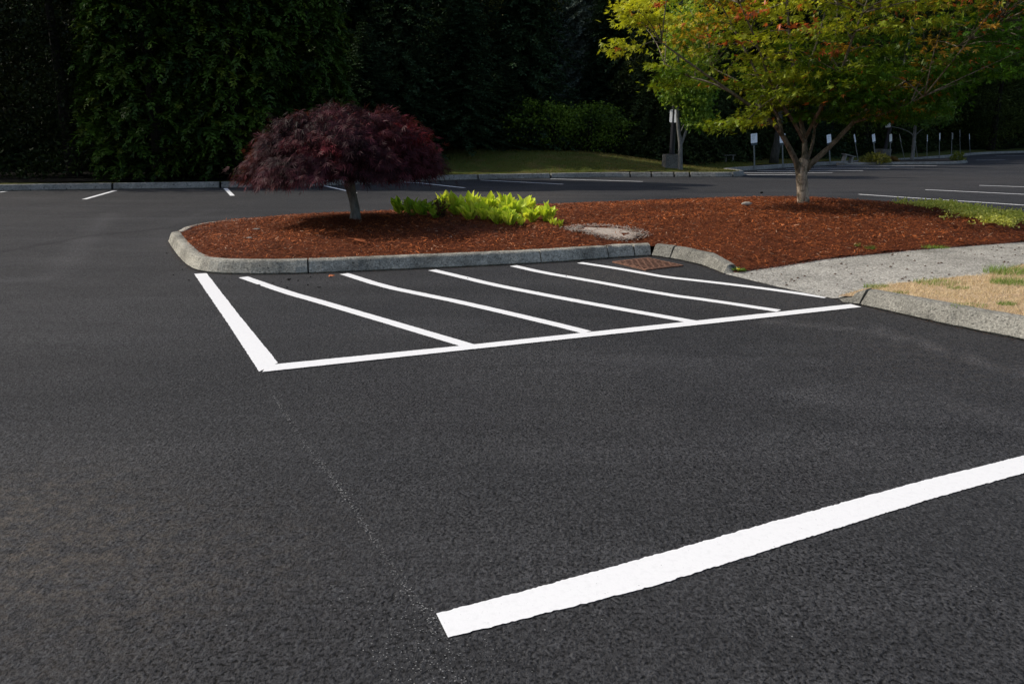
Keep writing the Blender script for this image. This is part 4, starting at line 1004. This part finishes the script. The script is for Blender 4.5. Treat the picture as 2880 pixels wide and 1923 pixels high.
def core(mb, Hh, r):      # leafy twig mass round the stem, lumpy
    pts=[];rad=[]
    for k in range(9):
        t=k/8; pts.append((0,0,.1+t*(Hh*.93))); rad.append(r*(1.15-t)**.6*random.uniform(.85,1.1))
    mb.tube(pts,rad,10,.15)
KIND = {}
def make_kind(key, name, data):
    V, c, (Hh, r) = data; root = bpy.data.objects.new(name, None); COL.objects.link(root)
    cr = npmesh('crown', V.reshape(-1,3), qidx(len(V)), M['dark'], None, np.repeat(np.clip(c,.0008,1),4,axis=0)); cr.parent = root
    mb = MB(); mb.tube([(0,0,-.3),(0,0,Hh*.5),(0.05,0,Hh*.97)],[.16+.01*Hh,.12,.02],9,.05); tk = mb.build('trunk', M['bark_dark']); tk.parent = root
    KIND[key] = [root, [cr, tk], False]
make_kind('cedar','cedar_tree', cedar_mesh())
make_kind('spruce','spruce_tree', spruce_mesh())
make_kind('weep','drooping_cedar', spruce_mesh(12., 3.0, .75, ((.020,.032,.012),(.07,.095,.03)), 5))
make_kind('mist','spruce_tree', spruce_mesh(15., 3.4, .45, ((.11,.15,.135),(.21,.27,.24)), 9))  # haze painted into the pale needle colours
make_kind('broad','broadleaf_tree', broad_mesh())
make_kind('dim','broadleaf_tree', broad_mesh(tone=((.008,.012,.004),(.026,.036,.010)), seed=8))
make_kind('olive','broadleaf_tree', broad_mesh(11.,3.2,3.2,((.05,.06,.016),(.15,.165,.04)),420,40,.12,4))
make_kind('bushy','leafy_bush', broad_mesh(3.0,1.8,.05,((.038,.07,.010),(.14,.22,.024)),90,46,.14,6))
def plant(key, x, y, h_, w_, label, group, cat='tree', z=None):
    K = KIND[key]; base_h = {'cedar':12,'spruce':11,'weep':12,'mist':15,'broad':11,'dim':11,'olive':11,'bushy':3}[key]
    if not K[2]: r_ = K[0]; K[2] = True
    else:
        r_ = K[0].copy(); COL.objects.link(r_)
        for q_ in K[1]: c_ = q_.copy(); COL.objects.link(c_); c_.parent = r_
    if z is None: z = float(verge.z([[x,y]])[0])
    r_.location = (x,y,z-.03); s = h_/base_h; r_.scale = (w_,w_,s); r_.rotation_euler.z = random.uniform(0,6.28)
    tag(r_, label, cat, group); return r_
GA = 'dense cedars behind the left kerb'
plant('cedar',-10.9,23.9,11,1.05,'leftmost of the three bright green cedars behind the far left kerb',GA)
plant('cedar',-8.7,24.5,12,1.10,'middle cedar of the dense green group behind the left kerb',GA)
plant('cedar',-7.0,25.8,11.5,.95,'right cedar of the green group, just behind the purple maple crown',GA)
GB = 'dark conifers behind the parking lot'
LS = ['dark spruce in the shade between the cedars and the grass bank','dark spruce deep in the shade behind the left edge']
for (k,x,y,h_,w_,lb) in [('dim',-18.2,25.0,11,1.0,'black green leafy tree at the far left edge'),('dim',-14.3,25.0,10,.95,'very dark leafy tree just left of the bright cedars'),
    ('spruce',-16.5,30,13,1.2,LS[1]),('spruce',-12.5,31,13,1.2,LS[1]),('spruce',-21,31,13,1.2,LS[1]),
    ('spruce',-5.3,28.6,5.2,.72,'short pointed spruce rising right behind the top of the purple maple'),('spruce',-4.2,30.6,10,1.0,LS[0]),('spruce',-1.9,31.2,6.8,.9,'mid height spruce whose tip stands just right of the purple maple'),
    ('spruce',-2.6,34.5,13,1.25,LS[0]),('spruce',-6.2,31.5,12,1.1,LS[0]),('spruce',.6,34.6,12,1.2,'broad dark spruce in the centre above the grass bank'),('spruce',-.3,32.2,3.4,.7,'small spruce at the back edge of the grass bank'),
    ('olive',-.4,36.6,12,.85,'arching olive green leafy tree with thin sunlit twigs above the centre'),('bushy',.4,33.0,2.2,.9,'dim leafy bush at the top left of the grass bank'),
    ('bushy',1.8,33.0,2.0,.62,'brighter yellow green bush behind the grass bank'),('bushy',3.4,33.8,2.1,.9,'low dark leafy bush right of the brighter one'),
    ('mist',3.9,39.5,15,1.0,'tall misty pale spruce far behind the centre right gap'),('mist',7.6,42,16,1.0,'second misty spruce partly hidden by the left side of the maple'),
    ('weep',6.6,35.5,11,1.0,'dark drooping cedar behind the lamp post'),('weep',9.2,38,12,1.0,'drooping cedar in the dark right of the lamp post'),('spruce',4.6,37.5,10,.9,'narrow dark spruce left of the drooping cedar')]:
    plant(k,x,y,h_,w_,lb, GB if k in('spruce','weep','mist') else 'leafy trees and bushes behind the lot', 'bush' if k=='bushy' else 'tree')
LR = 'dark tree of the wood behind the row of parking signs'
for (k,x,y,h_,w_) in [('weep',12.8,43,13,1.1),('spruce',16.5,45.5,13,1.2),('broad',20,49,13,1.2),('broad',24.5,54,14,1.35),('weep',28,58,15,1.3),('spruce',22,55,15,1.4),('broad',31.5,62,16,1.5),('broad',37,68,17,1.6),('weep',42,73,18,1.5),('broad',48,78,19,1.7),('broad',41,66,10,1.2),('broad',55,80,19,1.8),('spruce',62,82,20,1.7)]:
    plant(k,x,y,h_,w_,LR,'wood behind the row of parking signs','tree')
# dim trunk seen between the first two signs
p = P(2178,458,.2); root = empty('leaning_trunk', p, 'dim bare leaning trunk in the dark between the first two parking signs', 'tree'); mb = MB()
q_ = [T(2176,460,p.y),T(2180,430,p.y),T(2187,400,p.y),T(2192,350,p.y),T(2195,200,p.y)]; mb.tube(resample(q_,.3),[.22-.02*min(6,k) if k<6 else .1 for k in range(len(resample(q_,.3)))],10,.06); mb.build('trunk', mat_bark('dim_bark',(.03,.03,.025),(.07,.065,.055)), root, smooth=True, loc=p)
# deep wood: one thick mass far behind
cur = [(-70,24),(-45,30),(-25,34),(-10,38),(2,43),(10,49),(20,56),(32,70),(48,86),(70,96),(110,96)]
cur = resample(smoothline([Vector((a,b,0)) for a,b in cur],2),1.0); v=[];f=[]; nz=14; m=len(cur)
for sd in (0,1):
    for k,p in enumerate(cur):
        t=(cur[min(k+1,m-1)]-cur[max(k-1,0)]).normalized(); nn=Vector((-t.y,t.x,0)); Ht=7+.20*p.length
        for j in range(nz+1):
            z=Ht*j/nz; q_=p+nn*(3.2*sd*(1-.5*(j/nz)**2)+random.uniform(-.5,.5)+.9*math.sin(k*.8+j*.7)); v.append((q_.x,q_.y,z-.2+(random.uniform(-.8,.8) if j==nz else 0)))
S=(m)*(nz+1)
for k in range(m-1):
    for j in range(nz):
        a=k*(nz+1)+j; f.append((a,a+nz+1,a+nz+2,a+1)); f.append((S+a,S+a+1,S+a+nz+2,S+a+nz+1))
    a=k*(nz+1)+nz; f.append((a,a+nz+1,S+a+nz+1,S+a))
V0=np.array(v); n=70000; fi=RG.integers(0,(m-1)*(nz),n); kk=fi//nz; jj=fi%nz; a_=kk*(nz+1)+jj; w1=RG.random((n,1)); w2=RG.random((n,1))
Pn=V0[a_]*(1-w1)*(1-w2)+V0[a_+nz+1]*w1*(1-w2)+V0[a_+nz+2]*w1*w2+V0[a_+1]*(1-w1)*w2+RG.normal(0,.35,(n,3))
dist=np.linalg.norm(Pn[:,:2],axis=1)/40
VC=cards(Pn,RG.normal(0,.7,(n,3))+np.array([0,-.4,-.6]),RG.normal(0,.6,(n,3))+np.array([0,-.5,.8]),RG.uniform(.3,.6,n)*dist,RG.uniform(.06,.13,n)*dist).reshape(-1,3)
allV=np.concatenate([V0,VC]); allQ=np.concatenate([np.array(f),qidx(n)+len(V0)])
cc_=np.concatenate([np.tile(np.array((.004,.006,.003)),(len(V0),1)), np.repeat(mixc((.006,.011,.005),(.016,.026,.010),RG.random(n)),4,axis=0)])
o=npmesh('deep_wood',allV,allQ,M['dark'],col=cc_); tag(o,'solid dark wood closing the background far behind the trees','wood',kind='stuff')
# forest floor under the trees; near-black colour paints in their shade up to the kerb
fl=[Vector(p) for p in [(-70,22,.2),(-24,21.6,.2),(-14.5,21.55,.2),(-8.5,22.5,.2),(-6.2,23.3,.2),(-5.2,26,.2),(-4.5,29.5,.35),(-2,31.2,.75),(1.5,32.2,.85),(5,33,.6),(8,35,.35),(11,38.5,.25),(15,42,.25),(22,49,.25),(30,57,.25),(40,68,.3),(55,74,.3),(110,82,.3),(110,100,.3),(60,100,.3),(10,60,.3),(-70,45,.3)]]
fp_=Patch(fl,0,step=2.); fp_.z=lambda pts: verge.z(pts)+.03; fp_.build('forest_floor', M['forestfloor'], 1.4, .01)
# undergrowth along the wood edge
us=resample([Vector((-24,24.5,.2)),Vector((-14.5,23.4,.2)),Vector((-8.5,23.6,.2))]+fl[5:17],.5); cs=[]
for p in us:
    for _ in range(5): cs.append((p.x+random.gauss(.2,.5),p.y+random.gauss(.9,.6),p.z+random.uniform(0,.5)))
cs=np.array(cs); n=len(cs)*26; C0=np.repeat(cs,26,axis=0); Pn=C0+RG.normal(0,.28,(n,3)); Pn[:,2]=np.abs(Pn[:,2])
V=cards(Pn,rnd_dir(n)+np.array([0,0,.3]),rnd_dir(n)+np.array([0,0,.8]),RG.uniform(.10,.22,n),RG.uniform(.02,.05,n))
o=npmesh('undergrowth',V,qidx(n),M['dark'],col=np.repeat(mixc((.008,.014,.004),(.030,.048,.010),np.repeat(RG.random(len(cs)),26)),4,axis=0)); tag(o,'low dark undergrowth along the foot of the wood','undergrowth',kind='stuff')

# ------------------------------------------------------------------ light
EL = math.radians(42); AZ = math.radians(168)     # AZ: math angle of the direction TO the sun in xy (from +x)
sd = Vector((math.cos(AZ)*math.cos(EL), math.sin(AZ)*math.cos(EL), math.sin(EL)))
L = bpy.data.lights.new('sun','SUN'); L.energy = 3.4; L.angle = math.radians(.6); L.color = (1,.93,.82)
lo = bpy.data.objects.new('sun', L); COL.objects.link(lo); lo.rotation_euler = sd.to_track_quat('Z','Y').to_euler(); lo.location = (0,0,30)
w = bpy.data.worlds.new('World'); scene.world = w; w.use_nodes = True; nt = w.node_tree
bg = nt.nodes.get('Background') or nt.nodes.new('ShaderNodeBackground')
sky = nt.nodes.new('ShaderNodeTexSky'); sky.sky_type = 'NISHITA'; sky.sun_disc = False; sky.sun_elevation = EL; sky.sun_rotation = math.pi/2 - AZ
sky.dust_density = 2.5; sky.ozone_density = .6; nt.links.new(sky.outputs[0], bg.inputs[0]); bg.inputs[1].default_value = .14
scene.view_settings.view_transform = 'Standard'; scene.view_settings.look = 'None'; scene.view_settings.exposure = .04; scene.view_settings.gamma = 1
scene.cycles.max_bounces = 6; scene.cycles.diffuse_bounces = 3; scene.cycles.transmission_bounces = 4
